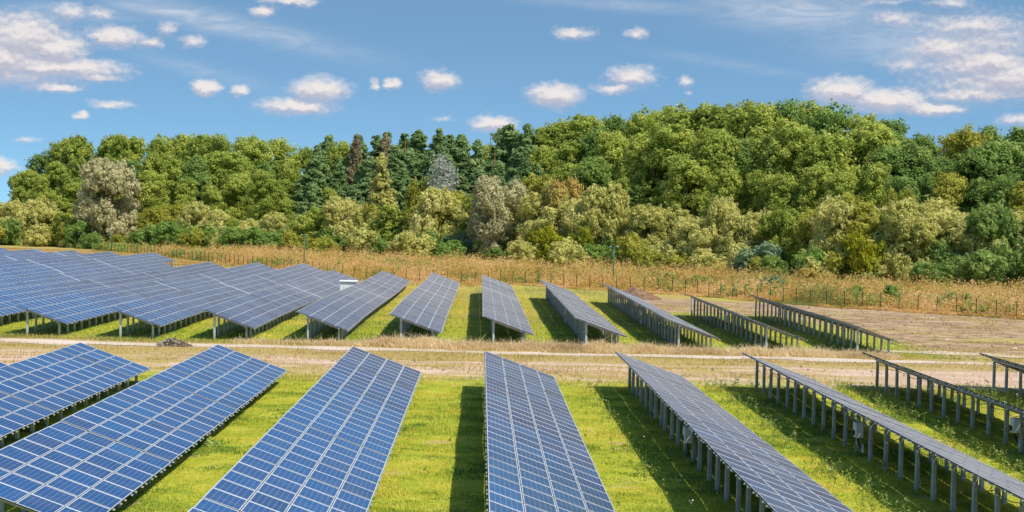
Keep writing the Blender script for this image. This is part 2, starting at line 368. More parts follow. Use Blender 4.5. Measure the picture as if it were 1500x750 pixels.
def make_array(X, y0, y1, label, group, far=False, seams=(), npart=100):
    """row with its high edge at X, running from y0 (near) to y1 (far)"""
    root = empty('solar_array', (X, y0, 0.), label, 'solar panel row', group)
    base = (lambda y: float(dip(np.array(X+1.5), np.array(y)))) if far else (lambda y: 0.)
    rungs = []; y = y0; k = 0
    while y+RUN <= y1+.3:
        rungs.append(y+RUN/2); y += RUN; k += 1
        if k in seams: y += .22
    # rows are laid from their road-side end
    near = (lambda q: q)
    jobs = []
    sag = RNG.normal(0, .010, len(rungs)+4)
    for r, yc in enumerate(rungs):
        zb = HI+base(yc)+sag[r]; sl = (base(yc+.8)-base(yc-.8))/1.6
        for j in range(4):
            s = PW/2+j*(PW+GAP); rx = math.atan(sl)+RNG.normal(0, .0022); ry = TILT+RNG.normal(0, .0022)
            jobs.append((s*CT, yc-y0+RNG.normal(0, .003), zb-s*ST+.0, rx, ry, int(np.clip(RNG.normal(5, 2.3), 0, 9))))
    # panels: the nearest ones as parts
    one, rest = jobs[:npart], jobs[npart:]
    for (x, y, z, rx, ry, t) in one: put('panel', PMESH[t], root, (x, y, z), (rx, ry, 0))
    def merged(js, name):
        Vs, Fs, Ms, Us, Ts = [], [], [], [], []; n = 0
        for (x, y, z, rx, ry, t) in js:
            V, Fq, mi, uv, tn = PG[t]; Vs.append(V @ rotm(rx, ry).T+np.array([x, y, z])); Fs.append(Fq+n); Ms.append(mi); Us.append(uv); Ts.append(np.full(len(V), tn)); n += len(V)
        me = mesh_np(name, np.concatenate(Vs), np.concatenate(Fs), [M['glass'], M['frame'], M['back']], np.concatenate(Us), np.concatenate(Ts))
        me.polygons.foreach_set('material_index', np.concatenate(Ms)); return me
    if rest: tag(put('panel', merged(rest, 'panel'), root), kind='stuff')
    # posts
    L_ = y1-y0; n = int(L_/2.5); ys = [.55+i*(L_-1.1)/n for i in range(n+1)]
    for y in ys:
        yy = y0+y
        for off in (HP, LP):
            top = HI+base(yy)-off*math.tan(TILT)-.20; g = float(gz(np.array(X+off), np.array(yy)))-.25
            put('support_post', POST, root, (off+RNG.normal(0, .02), y+RNG.normal(0, .06), top), (RNG.normal(0, .006), RNG.normal(0, .006), 0), (1, 1, top-g))
        put('rafter', PLATE, root, ((HP+LP)/2, y, HI+base(yy)-(HP+LP)/2*math.tan(TILT)-.165), (0, TILT, 0))
    # two beams along the row
    nseg = max(2, int(L_/6))
    for off in (HP, LP):
        bm_ = MB(); Y = np.linspace(0, L_, nseg+1)
        for a, b in zip(Y[:-1], Y[1:]):
            za, zb = [HI+base(y0+q)-off*math.tan(TILT)-.105 for q in (a, b)]
            V = []
            for yy, zz in ((a, za), (b, zb)): V += [(off-.05, yy, zz-.06), (off+.05, yy, zz-.06), (off+.05, yy, zz+.055-.03), (off-.05, yy, zz+.055)]
            bm_.add(V, [[0,1,5,4],[1,2,6,5],[2,3,7,6],[3,0,4,7],[3,2,1,0],[4,5,6,7]])
        put('purlin', bm_.mesh('purlin', M['steel']), root)
    # rails under the panels: two per panel
    for sx in seams:
        if sx < len(rungs):
            yj = rungs[sx-1]+RUN/2+.11
            jb = MB(); jb.box((0, 0, 0), (4.08, .17, .03)); put('sunlit_seam_strip', jb.mesh('sunlit_seam_strip', M['kiosk']), root, (2.03*CT, yj-y0, HI+base(yj)-2.03*ST), (0, TILT, 0))  # white strip added to imitate the bright sunlit seam
    rl = []
    for r, yc in enumerate(rungs):
        zb = HI+base(yc)+sag[r]; s = 2.03
        for q in (-.52, .52): rl.append((s*CT-.025*ST, yc-y0+q, zb-s*ST-.065, math.atan((base(yc+.8)-base(yc-.8))/1.6), TILT))
    if not far:
        b = MB()
        for ya, yb in zip(ys[:-1], ys[1:]):
            zt = HI-HP*math.tan(TILT)-.26; sg = RNG.uniform(.02, .16)
            b.tube([(HP-.09, ya, zt), (HP-.10, ya*.7+yb*.3, zt-sg), (HP-.10, ya*.3+yb*.7, zt-sg), (HP-.09, yb, zt)], [.014]*4, 5)
        put('cable', b.mesh('cable', M['boxdark']), root)
    if far:
        b = MB()
        for (x, y, z, rx, ry) in rl: b.box((x, y, z), (4.17, .045, .05), rotm(rx, ry))
        tag(put('mounting_rail', b.mesh('mounting_rail', M['rail']), root), kind='stuff')
    else:
        for (x, y, z, rx, ry) in rl[:100]: put('mounting_rail', RAILM, root, (x, y, z), (rx, ry, 0))
    return root
near_rows = [  # index, far end, near start, label
 (0, 97.0, 70, 'blue near row cut off by the left edge, only its far corner showing'),
 (1, 97.7, 58, 'deep blue solar row at the far left of the near field, its far tip showing'),
 (2, 98.5, 48, 'wide bright blue near row, directly left of the steep light blue row'),
 (3, 99.4, 40, 'steep light blue near row with its far tip just left of centre'),
 (4, 98.25, 40, 'grey purple row in the middle of the near field, dark shadow along its left'),
 (5, 100.5, 42, 'brownish grey near row on a dense comb of posts, right of the middle row'),
 (6, 101.8, 48, 'slim near row seen nearly edge on, carrying a grey inverter box on its posts'),
 (7, 104.1, 62, 'near row seen edge on with a thin dark top line on tall posts'),
 (8, 105.7, 78, 'short stub of a near row cut off by the right edge of the picture')]
for i, yf, yn, lab in near_rows:
    n = int((yf-yn)/RUN); make_array(.363+7.34*(i-4), yf-n*RUN, yf, lab, 'solar rows in the near field')
far_ends = {-12: 312, -11: 310, -10: 307, -9: 303, -8: 304, -7: 270, -6: 275, -5: 278, -4: 280, -3: 250, -2: 251, -1: 250, 0: 235, 1: 216, 2: 209, 3: 184.5, 4: 186.5}
far_lab = {
 4: 'far row right of all others behind the track, standing beside the bare brown soil',
 3: 'far row seen edge on, second from the right behind the track',
 2: 'far row with pale top and post comb, in front of the reddish soil mound',
 1: 'far row with its pale grey face turned right, behind the biggest straw heap',
 0: 'upright light grey far row straight behind the tip of the middle near row',
 -1: 'light grey far row left of the upright one, standing on a thick bundle of posts',
 -2: 'grey far row that curves downhill, just right of the white kiosk',
 -3: 'far row just left of the white kiosk, its panels running behind it',
 -4: 'long blue grey far row with its near corner just right of the brush pile',
 -5: 'long pale blue far row with its near corner left of the brush pile',
 -6: 'blue far row whose lowest corner hangs near the left end of the track'}
for n, ye in far_ends.items():
    lab = far_lab.get(n, 'blue far row packed behind others at the left edge, only its upper strip showing')
    y0 = 133.4 if n < 3 else 134.8
    if n < -6: y0 = {-7: 150, -8: 170, -9: 190, -10: 205, -11: 220, -12: 235}[n]
    make_array(.30+6.95*n-(.12 if n >= 3 else 0), y0, ye, lab, 'solar rows in the far field' if n >= -6 else 'packed far rows at the left edge', True, (34, 52))
# inverters hung on the posts
def inverter(x, y, z, label, sc=1., coil=False):
    r = empty('inverter_box', (x, y, z), label, 'inverter', 'inverters under the panel rows')
    b = MB(); b.box((0, 0, 0), (.34, .50, .62)); me = b.mesh('housing', M['box'])
    o = put('housing', me, r); bv = o.modifiers.new('bevel', 'BEVEL'); bv.width = .03; bv.segments = 2
    b = MB(); b.box((0, -.256, .02), (.26, .012, .44)); b.box((-.176, 0, .02), (.012, .40, .46)); put('cover', b.mesh('cover', M['kiosk']), r)
    b = MB()
    for k in range(5): b.box((-.19+0, -.17+k*.085, -.12), (.02, .02, .22))
    put('cooling_fin', b.mesh('cooling_fin', M['boxdark']), r)
    b = MB()
    for k in range(3):
        yy = -.15+.15*k; b.tube([(0, yy, -.31), (0, yy, -.45), (.05, yy*.5, -.62), (.12, 0, -.75)], [.018]*4, 6)
    if coil:
        for q in range(2): b.tube([(.02, .1+.3*math.cos(a), -.62+.22*math.sin(a)) for a in np.linspace(0, 2*math.pi, 18)], [.02]*18, 6)
    put('cable', b.mesh('cable', M['boxdark']), r)
    b = MB(); b.box((.19, .0, -.75), (.03, .26, .34)); put('plate', b.mesh('plate', M['kiosk']), r)
    b = MB(); b.box((.20, 0, 0), (.05, .62, .06)); b.box((.20, 0, .2), (.05, .62, .06)); put('bracket', b.mesh('bracket', M['steel']), r)
    if sc != 1: r.scale = (sc,)*3
    return r
RX = lambda i: .363+7.34*(i-4)
inverter(RX(6)+.52, 72.6, 1.12, 'grey inverter box hung on the posts of the slim near row right of centre')
inverter(RX(5)+.55, 69.6, 1.12, 'pale inverter box with a black cable coil under the brownish comb row', 1., True)
inverter(RX(7)+.52, 75.6, 1.12, 'grey inverter box at the right picture edge under the thin dark row')
def bracket_box(x, y, z, label):
    r = empty('combiner_box', (x, y, z), label, 'switch box', 'small white boxes on the far rows')
    b = MB(); b.box((0, 0, 0), (.18, .42, .5)); put('housing', b.mesh('housing', M['kiosk']), r)
    b = MB(); b.tube([(-.1, -.35, .3), (-.1, .35, .3), (-.1, 0, -.35), (-.1, -.35, .3)], [.035]*4, 6); put('bracket', b.mesh('bracket', M['lamp']), r)
    b = MB(); b.box((.0, .1, -.85), (.06, .3, .4)); put('plate', b.mesh('plate', M['lamp']), r)
FX = lambda n: .3+6.95*n
bracket_box(FX(2)+.55, 163., 1.05, 'small white box on the posts of the far row by the soil mound')
bracket_box(FX(3)+.55, 157., 1.05, 'small white box on the edge-on far row, second row from the right')
bracket_box(FX(4)+.55, 157., 1.05, 'small white box on the rightmost far row beside the brown soil')
bracket_box(FX(1)+.55, 162., 1.05, 'small pale box in the post bundle behind the straw heap')

# ------------------------------------------------------------------ kiosk, poles, fence
kx, ky = at_depth(510.5, 424, 203)[0], 203
zt = at_depth(510, 411.5, 203)[1]
k = empty('transformer_kiosk', (kx, ky, -.6), 'small white kiosk with a flat overhanging roof between two grey far rows', 'kiosk')
kh = zt+.6
b = MB(); b.box((0, 0, kh/2-.06), (1.75, 2.2, kh-.12)); put('wall', b.mesh('wall', M['kiosk']), k)
b = MB(); b.box((0, 0, kh-.02), (2.0, 2.5, .16)); o = put('roof', b.mesh('roof', M['kiosk']), k); o.modifiers.new('bevel', 'BEVEL').width = .03
b = MB(); b.box((0, -1.113, .95), (.9, .03, 1.8)); d_ = put('door', b.mesh('door', M['box']), k)
b = MB(); b.box((.36, -1.14, .95), (.04, .03, .2)); put('handle', b.mesh('handle', M['boxdark']), d_)

def cam_pole(x, y, h, label, kind):
    r = empty('camera_pole', (x, y, float(gz(np.array(x), np.array(y)))), label, 'pole', 'green poles along the fence')
    b = MB(); b.tube([(0, 0, -.2), (0, 0, h*.55), (0, 0, h)], [.10, .085, .075], 10); put('pole', b.mesh('pole', M['pole'], True), r)
    b = MB(); b.box((0, 0, .15), (.3, .3, .3)); put('foot', b.mesh('foot', M['kiosk']), r)
    if kind == 'T':
        b = MB(); b.box((0, 0, h+.03), (1.3, .12, .10)); b.box((0, 0, h-.12), (.24, .2, .22)); put('crossarm', b.mesh('crossarm', M['pole']), r)
        for s in (-.5, .5):
            b = MB(); b.box((s, -.1, h+.14), (.16, .42, .12)); put('camera', b.mesh('camera', M['lamp']), r)
    else:
        b = MB(); b.box((-.12, -.15, h+.05), (.28, .36, .22)); put('camera', b.mesh('camera', M['lamp']), r)
        b = MB(); b.box((.14, 0, h+.09), (.3, .08, .06)); b.box((.12, 0, h*.62), (.3, .06, .05)); put('crossarm', b.mesh('crossarm', M['pole']), r)
cam_pole(-79.5, 387, 5.2, 'slim green pole with a white camera at the far left behind the blue rows', 'L')
cam_pole(-29.2, 297, 5.9, 'green pole with a T top behind the grey rows, left of the white kiosk', 'T')
cam_pole(19.2, 258, 5.7, 'green pole with a thin T top behind the soil mound', 'T')

FENCE = np.array([(95, 152), (75, 175), (58, 195.5), (40, 214), (26.7, 237), (9.4, 255), (.3, 264), (-21, 278), (-34, 298), (-51, 333), (-79, 389), (-110, 445)], float)
seg = np.hypot(*np.diff(FENCE, axis=0).T); cum = np.concatenate([[0], np.cumsum(seg)])
def on_fence(s): return np.interp(s, cum, FENCE[:, 0]), np.interp(s, cum, FENCE[:, 1])
fr = empty('wire_fence', (0, 260, 0), 'green wire mesh fence on thin posts between the fields and the golden weeds', 'fence')
FP = box_mesh('fence_post', (.06, .06, 2.15), M['fence'], (0, 0, .9))
S = np.arange(1, cum[-1], 2.5); ord_ = []
for s in S:
    x, y = on_fence(s); ord_.append((x, y))
fposts = [(x, y) for x, y in ord_ if abs(x-.0175*y)/y < .34]
for (x, y) in fposts[:100]:
    put('fence_post', FP, fr, (x, y-260, float(gz(np.array(x), np.array(y)))), (RNG.normal(0, .01), RNG.normal(0, .01), math.atan2(1, 1)))
if fposts[100:]:
    b = MB()
    for (x, y) in fposts[100:]: b.box((x, y-260, float(gz(np.array(x), np.array(y)))+.9), (.075, .075, 2.15))
    tag(put('fence_post', b.mesh('fence_post', M['fence']), fr), kind='stuff')
b = MB()
for (x0, y0), (x1, y1) in zip(fposts[:-1], fposts[1:]):
    z0, z1 = [float(gz(np.array(p[0]), np.array(p[1]))) for p in ((x0, y0), (x1, y1))]
    for hh in np.linspace(.15, 1.85, 7):
        b.tube([(x0, y0-260, z0+hh), (x1, y1-260, z1+hh)], [.006, .006], 3)
put('wire_mesh', b.mesh('wire_mesh', M['fence']), fr)

# ------------------------------------------------------------------ heaps
def heap(name, x, y, rx, ry, h, mat, label, cat, seed):
    n = 60; u = np.linspace(-1, 1, n); U, W = np.meshgrid(u, u); R = np.sqrt(U**2+W**2)
    px, py = x+U*rx, y+W*ry
    z = h*np.clip(1-R**1.6, 0, 1)*(.35+1.1*fbm(px, py, 1.6, seed))+ (fbm(px, py, .5, seed+3)-.5)*.35*h*np.clip(1.2-R, 0, 1)
    z = z-.10*sstep(.8, 1., R)+gz(px, py)
    V = np.stack([px.ravel()-x, py.ravel()-y, z.ravel()], 1); i0 = (np.arange(n-1)[:, None]*n+np.arange(n-1)[None]).ravel()
    o = put(name, mesh_np(name, V, np.stack([i0, i0+1, i0+1+n, i0+n], 1), mat, smooth=False), None, (x, y, 0)); tag(o, label, cat); return o
mx_, my_ = at(932, 439, -.25)
heap('soil_mound', mx_+.4, my_+2.5, 3.1, 4.0, 1.5, M['mound'], 'low reddish brown mound of dumped soil and roots behind the pale-topped far row', 'soil heap', 31)
bx, by = at(255, 505, -.1)
br = empty('brush_pile', (bx, by+.4, float(gz(np.array(bx), np.array(by)))), 'small pile of dead sticks at the edge of the pale track on the left', 'brush pile')
b = MB()
for q in range(170):
    a = RNG.uniform(0, 2*math.pi); r = 1.05*math.sqrt(RNG.random()); c = np.array([r*math.cos(a)*1.15, r*math.sin(a)*.8, max(.05, (1-r)*.72*RNG.uniform(.4, 1.1))])
    d = RNG.normal(0, 1, 3); d[2] *= .45; d /= np.linalg.norm(d); l = RNG.uniform(.25, .75)
    b.tube([c-d*l/2, c+RNG.normal(0, .04, 3), c+d*l/2], [.022, .028, .012], 5)
put('stick', b.mesh('stick', M['stick']), br); br.children[0]['kind'] = 'stuff'
b = MB()
for q in range(26):
    a = RNG.uniform(0, 2*math.pi); r = RNG.random(); c = (r*math.cos(a)*1.3-.3, r*math.sin(a)*.9-.2, (1-r)*.5+.05); s_ = RNG.uniform(.08, .22)
    b.box(c, (s_*1.6, s_, s_*.6), np.array(Matrix.Rotation(RNG.uniform(0, 3), 3, 'Z') @ Matrix.Rotation(RNG.uniform(-.5, .5), 3, 'X')))
put('root_chunk', b.mesh('root_chunk', M['palebark']), br); br.children[1]['kind'] = 'stuff'

# ------------------------------------------------------------------ grass, straw, weeds (uncountable ground cover)
def in_view(x, y, m): return np.abs(x-.0175*y) < y*.292+m
def blades(name, x, y, h, w, tone, mat, lean=.35, z0=None, sway=None):
    n = len(x); a = RNG.uniform(0, 2*np.pi, n); la = RNG.uniform(0, 2*np.pi, n); lm = np.abs(RNG.normal(0, lean, n))*h
    z = gz(x, y) if z0 is None else z0
    bx, by = np.cos(a)*w/2, np.sin(a)*w/2
    V = np.empty((n, 3, 3)); V[:, 0] = np.stack([x-bx, y-by, z-.02], 1); V[:, 1] = np.stack([x+bx, y+by, z-.02], 1)
    V[:, 2] = np.stack([x+np.cos(la)*lm, y+np.sin(la)*lm, z+h], 1)
    t3 = np.repeat(tone, 3); t3[2::3] += .08
    o = put(name, mesh_np(name, V.reshape(-1, 3), np.arange(n*3).reshape(n, 3), mat, tone=t3)); tag(o, kind='stuff'); return o
def leafcards(P, N, size, asp=1.6, jit=.5):
    n = len(P); N = N+RNG.normal(0, jit, (n, 3)); N /= np.linalg.norm(N, axis=1)[:, None]
    A = np.cross(N, RNG.normal(0, 1, (n, 3))); A /= np.linalg.norm(A, axis=1)[:, None]; B = np.cross(N, A)
    s = size*RNG.uniform(.6, 1.3, n); A *= (s*asp/2)[:, None]; B *= (s/2)[:, None]
    V = np.stack([P-A, P-B*.9+A*.1, P+A, P+B*.9+A*.1], 1)
    return V.reshape(-1, 3), np.arange(n*4).reshape(n, 4)

fenceY_ = lambda x: np.interp(x, FENCE[::-1, 0], FENCE[::-1, 1])
ybare = lambda x, y: sstep(100.5, 107, y+(fbm(x, y, 5, 40)-.5)*8)
# near lawn
n = 620000
# even density per picture area: more blades close by
y = 42+66*RNG.random(n)**1.15; x = .0175*y+(RNG.random(n)*2-1)*(y*.292+4)
keep = RNG.random(n) > ybare(x, y)*.97
bare = sstep(.60, .68, fbm(x, y, 1.7, 95)); keep &= RNG.random(n) > bare*.75; tuft = fbm(x, y, .7, 41); keep &= RNG.random(n) < .45+tuft*1.0
x, y = x[keep], y[keep]
big = fbm(x, y, 6., 42); tn = .42+(big-.5)*1.5+(fbm(x, y, .8, 44)-.5)*1.1+RNG.normal(0, .11, len(x))
dryp = sstep(.53, .66, fbm(x, y, 2.6, 90))
tn += .55*dryp+.28*sstep(86, 103, y)*fbm(x, y, 3.3, 91)*1.5
rw = (x-.363)/7.34; rw = (x-(.363+7.34*np.floor(rw+.22)))        # lusher grass under the rows, their shadow also deepened in blade tone
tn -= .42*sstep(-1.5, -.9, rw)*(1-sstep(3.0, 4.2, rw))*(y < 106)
hh = (.03+.10*fbm(x, y, 1.1, 43)**1.5*RNG.uniform(.6, 1.5, len(x)))*(1+.5*(fbm(x, y, 4, 45) > .55))
hh *= 1-.5*dryp
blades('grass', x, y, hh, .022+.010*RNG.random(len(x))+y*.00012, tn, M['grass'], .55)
# far lawn lanes
n = 260000; y = 131+130*RNG.random(n)**1.3; x = .0175*y+(RNG.random(n)*2-1)*(y*.292+4)
keep = (x+(y-150)*.05 < 34+RNG.normal(0, 2, n)) & ((y < 190) | (x < 17+RNG.normal(0, 1.5, n)) )
x, y = x[keep], y[keep]
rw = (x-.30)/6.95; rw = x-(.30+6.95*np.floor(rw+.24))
tn = .46+(fbm(x, y, 9., 46)-.5)*1.3+.28*sstep(150, 190, y)*1.+RNG.normal(0, .12, len(x))-.42*sstep(-1.6, -1., rw)*(1-sstep(3.0, 4.2, rw))  # greener bands under the rows, with their shadow put into the tone
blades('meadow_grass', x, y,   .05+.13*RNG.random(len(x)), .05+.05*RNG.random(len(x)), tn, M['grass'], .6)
n = 160000; y = 131+80*RNG.random(n); x = RNG.uniform(17, 72, n)
keep = in_view(x, y, 3) & ((x > 33) | (y > 190)) & (y < fenceY_(x)) & (fbm(x*.3, y, 2.6, 47)+.35*(fbm(x, y, 9., 48)-.5)+.18*sstep(150, 136, y) > .57+.12*RNG.random(n))
x, y = x[keep], y[keep]; tn = .5+(fbm(x, y, 5., 49)-.5)*1.2+RNG.normal(0, .12, len(x))
blades('soil_weeds', x, y, .05+.16*RNG.random(len(x)), .04+.05*RNG.random(len(x)), tn, M['dry'], .7)
n = 90000; y = RNG.uniform(255, 400, n); x = RNG.uniform(-115, 2, n)
keep = in_view(x, y, 4) & (y < fenceY_(x)-1) ; x, y = x[keep], y[keep]
blades('golden_grass', x, y, .15+.35*RNG.random(len(x)), .10+.10*RNG.random(len(x)), .5+(fbm(x, y, 7., 56)-.5)*1.3+RNG.normal(0, .12, len(x)), M['dry'], .5)
# dry grass of the worn strip and verges
n = 150000; y = 99+38*RNG.random(n); x = .0175*y+(RNG.random(n)*2-1)*(y*.292+4)
stripe = fbm(x*.18, y, 1.6, 50)
p = .05+.75*(stripe > .56)*(1-sstep(16, 24, x)*sstep(105, 108, y)*(1-sstep(116, 120, y)))
p = np.maximum(p, (np.abs(y-123.2) < 1.6)*.7); p = np.maximum(p, (np.abs(y-131.5) < 2.)*.9)
p *= 1-(np.abs(y-127.8) < 1.5)*np.where(fbm(x, y*2, 1.5, 93) > .56, .55, .97)
keep = RNG.random(n) < p*(.3+.9*fbm(x, y, 1.2, 51)); keep &= ~((x > 33) & (y > 130))
x, y = x[keep], y[keep]; tn = .45+(fbm(x, y, 3., 52)-.5)*1.2+RNG.normal(0, .14, len(x))
blades('dry_grass', x, y, .08+.22*RNG.random(len(x)), .03+.03*RNG.random(len(x)), tn, M['dry'], .6)
# straw rolled up along the far side of the track
def straw_h(x):
    return .05+.34*sstep(-14, -7, x)*(1-sstep(22, 30, x))*fbm(x, x*0, 2.2, 53)+.55*np.exp(-((x-10.5)/2.6)**2)+.35*np.exp(-((x-5)/1.6)**2)+.25*np.exp(-((x+4)/3.)**2)+.25*np.exp(-((x-22)/3.)**2)
n = 62000; x = RNG.uniform(-18, 31, n); q = RNG.normal(0, 1, n); y = 131.7+q*.75
prof = straw_h(x)*np.exp(-(q/1.1)**2*.7)*np.clip(2.6*(fbm(x, y, 1.3, 54)-.2), .1, 1.8)
kp = RNG.random(n) < .12+1.1*sstep(-14, -7, x)*np.clip(2.2*(fbm(x, y, 2.4, 57)-.22), 0, 1); x, y, q, prof = x[kp], y[kp], q[kp], prof[kp]; n = len(x)
z0 = gz(x, y)+prof*RNG.random(n)**.6
tn = .5+(fbm(x, y, 2., 55)-.5)*1.1+RNG.normal(0, .16, n)
blades('straw_windrow', x, y, (.10+.30*RNG.random(n))*np.where(RNG.random(n) < .10, 2., 1.), .04+.05*RNG.random(n), tn, M['straw'], 1.3, z0)
# plants standing in the lawn, along the shade of the right hand rows
def stems(name, x, y, h, mat, per=9, leaf=.10, flower=.35):
    Vs, Fs, Ts, k = [], [], [], 0; n = len(x); z = gz(x, y)
    lean = RNG.normal(0, .16, (n, 2)); w = .018
    top = np.stack([x+lean[:, 0]*h, y+lean[:, 1]*h, z+h], 1); bot = np.stack([x, y, z-.03], 1)
    V = np.stack([bot+[w/2, 0, 0], bot-[w/2, 0, 0], top], 1).reshape(-1, 3); tri = np.arange(n*3).reshape(n, 3)
    tt = RNG.uniform(.1, 1.0, (n, per)); P = (bot[:, None]+(top-bot)[:, None]*tt[..., None]).reshape(-1, 3)
    P += RNG.normal(0, .05 if leaf < .15 else .22, P.shape); Nn = RNG.normal(0, .7, P.shape)+np.array([0, 0, .8])
    LV, LF = leafcards(P, Nn, leaf, 2.2, .3)
    tone = np.concatenate([np.full(n*3, .4), np.repeat(np.clip(RNG.normal(.5, .22, len(P)), 0, 1), 4)])
    o = put(name, mesh_np(name, np.concatenate([V, LV]), [tri, LF+len(V)], mat, tone=tone)); tag(o, kind='stuff')
    if flower:
        f = RNG.random(n) < flower; T = np.repeat(top[f], 3, 0)+RNG.normal(0, .05, (f.sum()*3, 3))
        FV, FF = leafcards(T, RNG.normal(0, .4, T.shape)+np.array([0, 0, 1.]), .055, 1.1, .3)
        tag(put('white_flowers', mesh_np('white_flowers', FV, FF, M['flower'], tone=np.zeros(len(FV)))), kind='stuff')
xs, ys, hs = [], [], []
for i, c in ((5, 150), (6, 420), (7, 480), (8, 260)):
    yy = RNG.uniform({5: 56, 6: 52, 7: 64, 8: 80}[i], 104, c); edge = RX(i)-1.3
    xx = edge+RNG.normal(0, .55, c)+(RNG.random(c) < .35)*RNG.uniform(0, 3.0, c); xs.append(xx); ys.append(yy); hs.append(RNG.uniform(.2, .55, c)*(1+.5*(RNG.random(c) < .15)))
c = 160; yy = RNG.uniform(45, 104, c); xs.append(.0175*yy+(RNG.random(c)*2-1)*(yy*.29)); ys.append(yy); hs.append(RNG.uniform(.08, .25, c))
x, y, h_ = map(np.concatenate, (xs, ys, hs)); cl = fbm(x, y, 2.5, 60) > .40
stems('meadow_weeds', x[cl], y[cl], h_[cl], M['weed'], 14, .055, .2)
# leafy clumps beside the blue row
def clump(x, y, r, h, label):
    n = 260; a = RNG.uniform(0, 2*np.pi, n); rr = r*np.sqrt(RNG.random(n)); P = np.stack([rr*np.cos(a), rr*np.sin(a), h*RNG.random(n)*(1.1-rr/r)], 1)
    V, Fq = leafcards(P, np.stack([np.cos(a)*.4, np.sin(a)*.4, np.ones(n)], 1), .16, 1.5, .35)
    o = put('weed_clump', mesh_np('weed_clump', V, Fq, M['shrub'], tone=np.repeat(np.clip(RNG.normal(.75, .2, n), 0, 1), 4)), None, (x, y, float(gz(np.array(x), np.array(y))))); tag(o, label, 'weed')
cx_, cy_ = at(306, 655); clump(cx_, cy_, .42, .45, 'broad leafed green weed clump growing beside the low edge of the wide blue row')
# stones on the bare ground
b = MB()
def stone(px, py, s, lab):
    x, y = at(px, py, -.2); P = RNG.normal(0, 1, (26, 3)); P /= np.linalg.norm(P, axis=1)[:, None]
    import bmesh
    bm = bmesh.new()
    for p in P*np.array([1, .8, .6])*s*RNG.uniform(.8, 1.1, (26, 1)): bm.verts.new(p)
    bmesh.ops.convex_hull(bm, input=bm.verts); me = bpy.data.meshes.new('stone'); bm.to_mesh(me); bm.free(); me.materials.append(M['track'])
    o = put('stone', me, None, (x, y, float(gz(np.array(x), np.array(y)))+s*.25)); tag(o, lab, 'stone')
stone(1486, 511, .28, 'pale stone on the side path at the right picture edge')
stone(1387, 497.5, .16, 'small pale stone on the bare soil right of the last far row')
stone(470, 492, .22, 'flat pale stone in the straw in front of the curving grey far row')
n = 9000; x = RNG.uniform(-30, 70, n); y = RNG.uniform(104, 215, n)
keep = in_view(x, y, 2) & (y < fenceY_(x)) & (((y < 126) & (fbm(x, y, 3., 92) > .50)) | ((y > 131) & ((x > 34) | ((y > 190) & (x > 17))))); x, y = x[keep], y[keep]; n = len(x)
O = np.array([[1,0,0],[-1,0,0],[0,1,0],[0,-1,0],[0,0,1],[0,0,-1]], float); OF = np.array([[0,2,4],[2,1,4],[1,3,4],[3,0,4],[2,0,5],[1,2,5],[3,1,5],[0,3,5]])
sz = .03+.09*RNG.random(n)**3; V = O[None]*(sz[:, None, None]*RNG.uniform(.5, 1.3, (n, 6, 1)))*np.array([1.3, 1.3, .8])
a = RNG.uniform(0, 6.28, n); ca, sa = np.cos(a)[:, None], np.sin(a)[:, None]; V = np.stack([V[..., 0]*ca-V[..., 1]*sa, V[..., 0]*sa+V[..., 1]*ca, V[..., 2]], 2)
V += np.stack([x, y, gz(x, y)+sz*.3], 1)[:, None]
tag(put('soil_clods', mesh_np('soil_clods', V.reshape(-1, 3), (OF[None]+6*np.arange(n)[:, None, None]).reshape(-1, 3), M['soilheap'])), kind='stuff')
# tall golden weeds beyond the fence
EX = np.array([-160, -120, -47, 0, 37, 60, 82, 130.]); EZ = np.array([455, 442, 402, 354, 317, 286, 268, 225.])
edgeY = lambda x: np.interp(x, EX, EZ)
fx, fy = FENCE[::-1, 0], FENCE[::-1, 1]; fenceY = lambda x: np.interp(x, fx, fy)
n = 90000; x = RNG.uniform(-140, 118, n); f0, f1 = fenceY(x), edgeY(x)
y = f0-3.-42.*sstep(-40, -62, x)+(f1-f0+10)*RNG.random(n)**1.35
keep = in_view(x, y, 16); keep &= (fbm(x, y, 7., 70) > .28) | (RNG.random(n) < .4)
x, y = x[keep], y[keep]; n = len(x); d = y-fenceY(x)
hgt = (.22+.35*sstep(-.5, .6, d)+4.6*sstep(.8, 6, d)*np.clip(fbm(x, y, 4.2, 71)-.33, 0, 1)+.5*sstep(0, 3, d)*fbm(x, y, 1.6, 72))*RNG.uniform(.6, 1.3, n)
per = 9; tt = RNG.uniform(.08, 1., (n, per))**.8; z = gz(x, y)
P = np.stack([np.repeat(x, per).reshape(n, per)+RNG.normal(0, .22, (n, per)), np.repeat(y, per).reshape(n, per)+RNG.normal(0, .22, (n, per)), z[:, None]+tt*hgt[:, None]], 2).reshape(-1, 3)
pt = .46+(fbm(x, y, 9., 73)-.5)*1.5+(fbm(x, y, 2.4, 74)-.5)*1.2-.42*(vnoise(x, y, 4.5, 75) > .77)+.12*sstep(0, 10, d)
ptone = np.clip(np.repeat(pt, per)+(tt.ravel()-.6)*.35+RNG.normal(0, .10, n*per), 0, 1)
V, Fq = leafcards(P, RNG.normal(0, 1, P.shape)*np.array([1, 1, .3])+np.array([.2, -.6, .45]), .13, 2.3, .4)
# stand the cards up
tag(put('tall_weeds', mesh_np('tall_weeds', V, Fq, M['rod'], tone=np.repeat(ptone, 4))), kind='stuff')

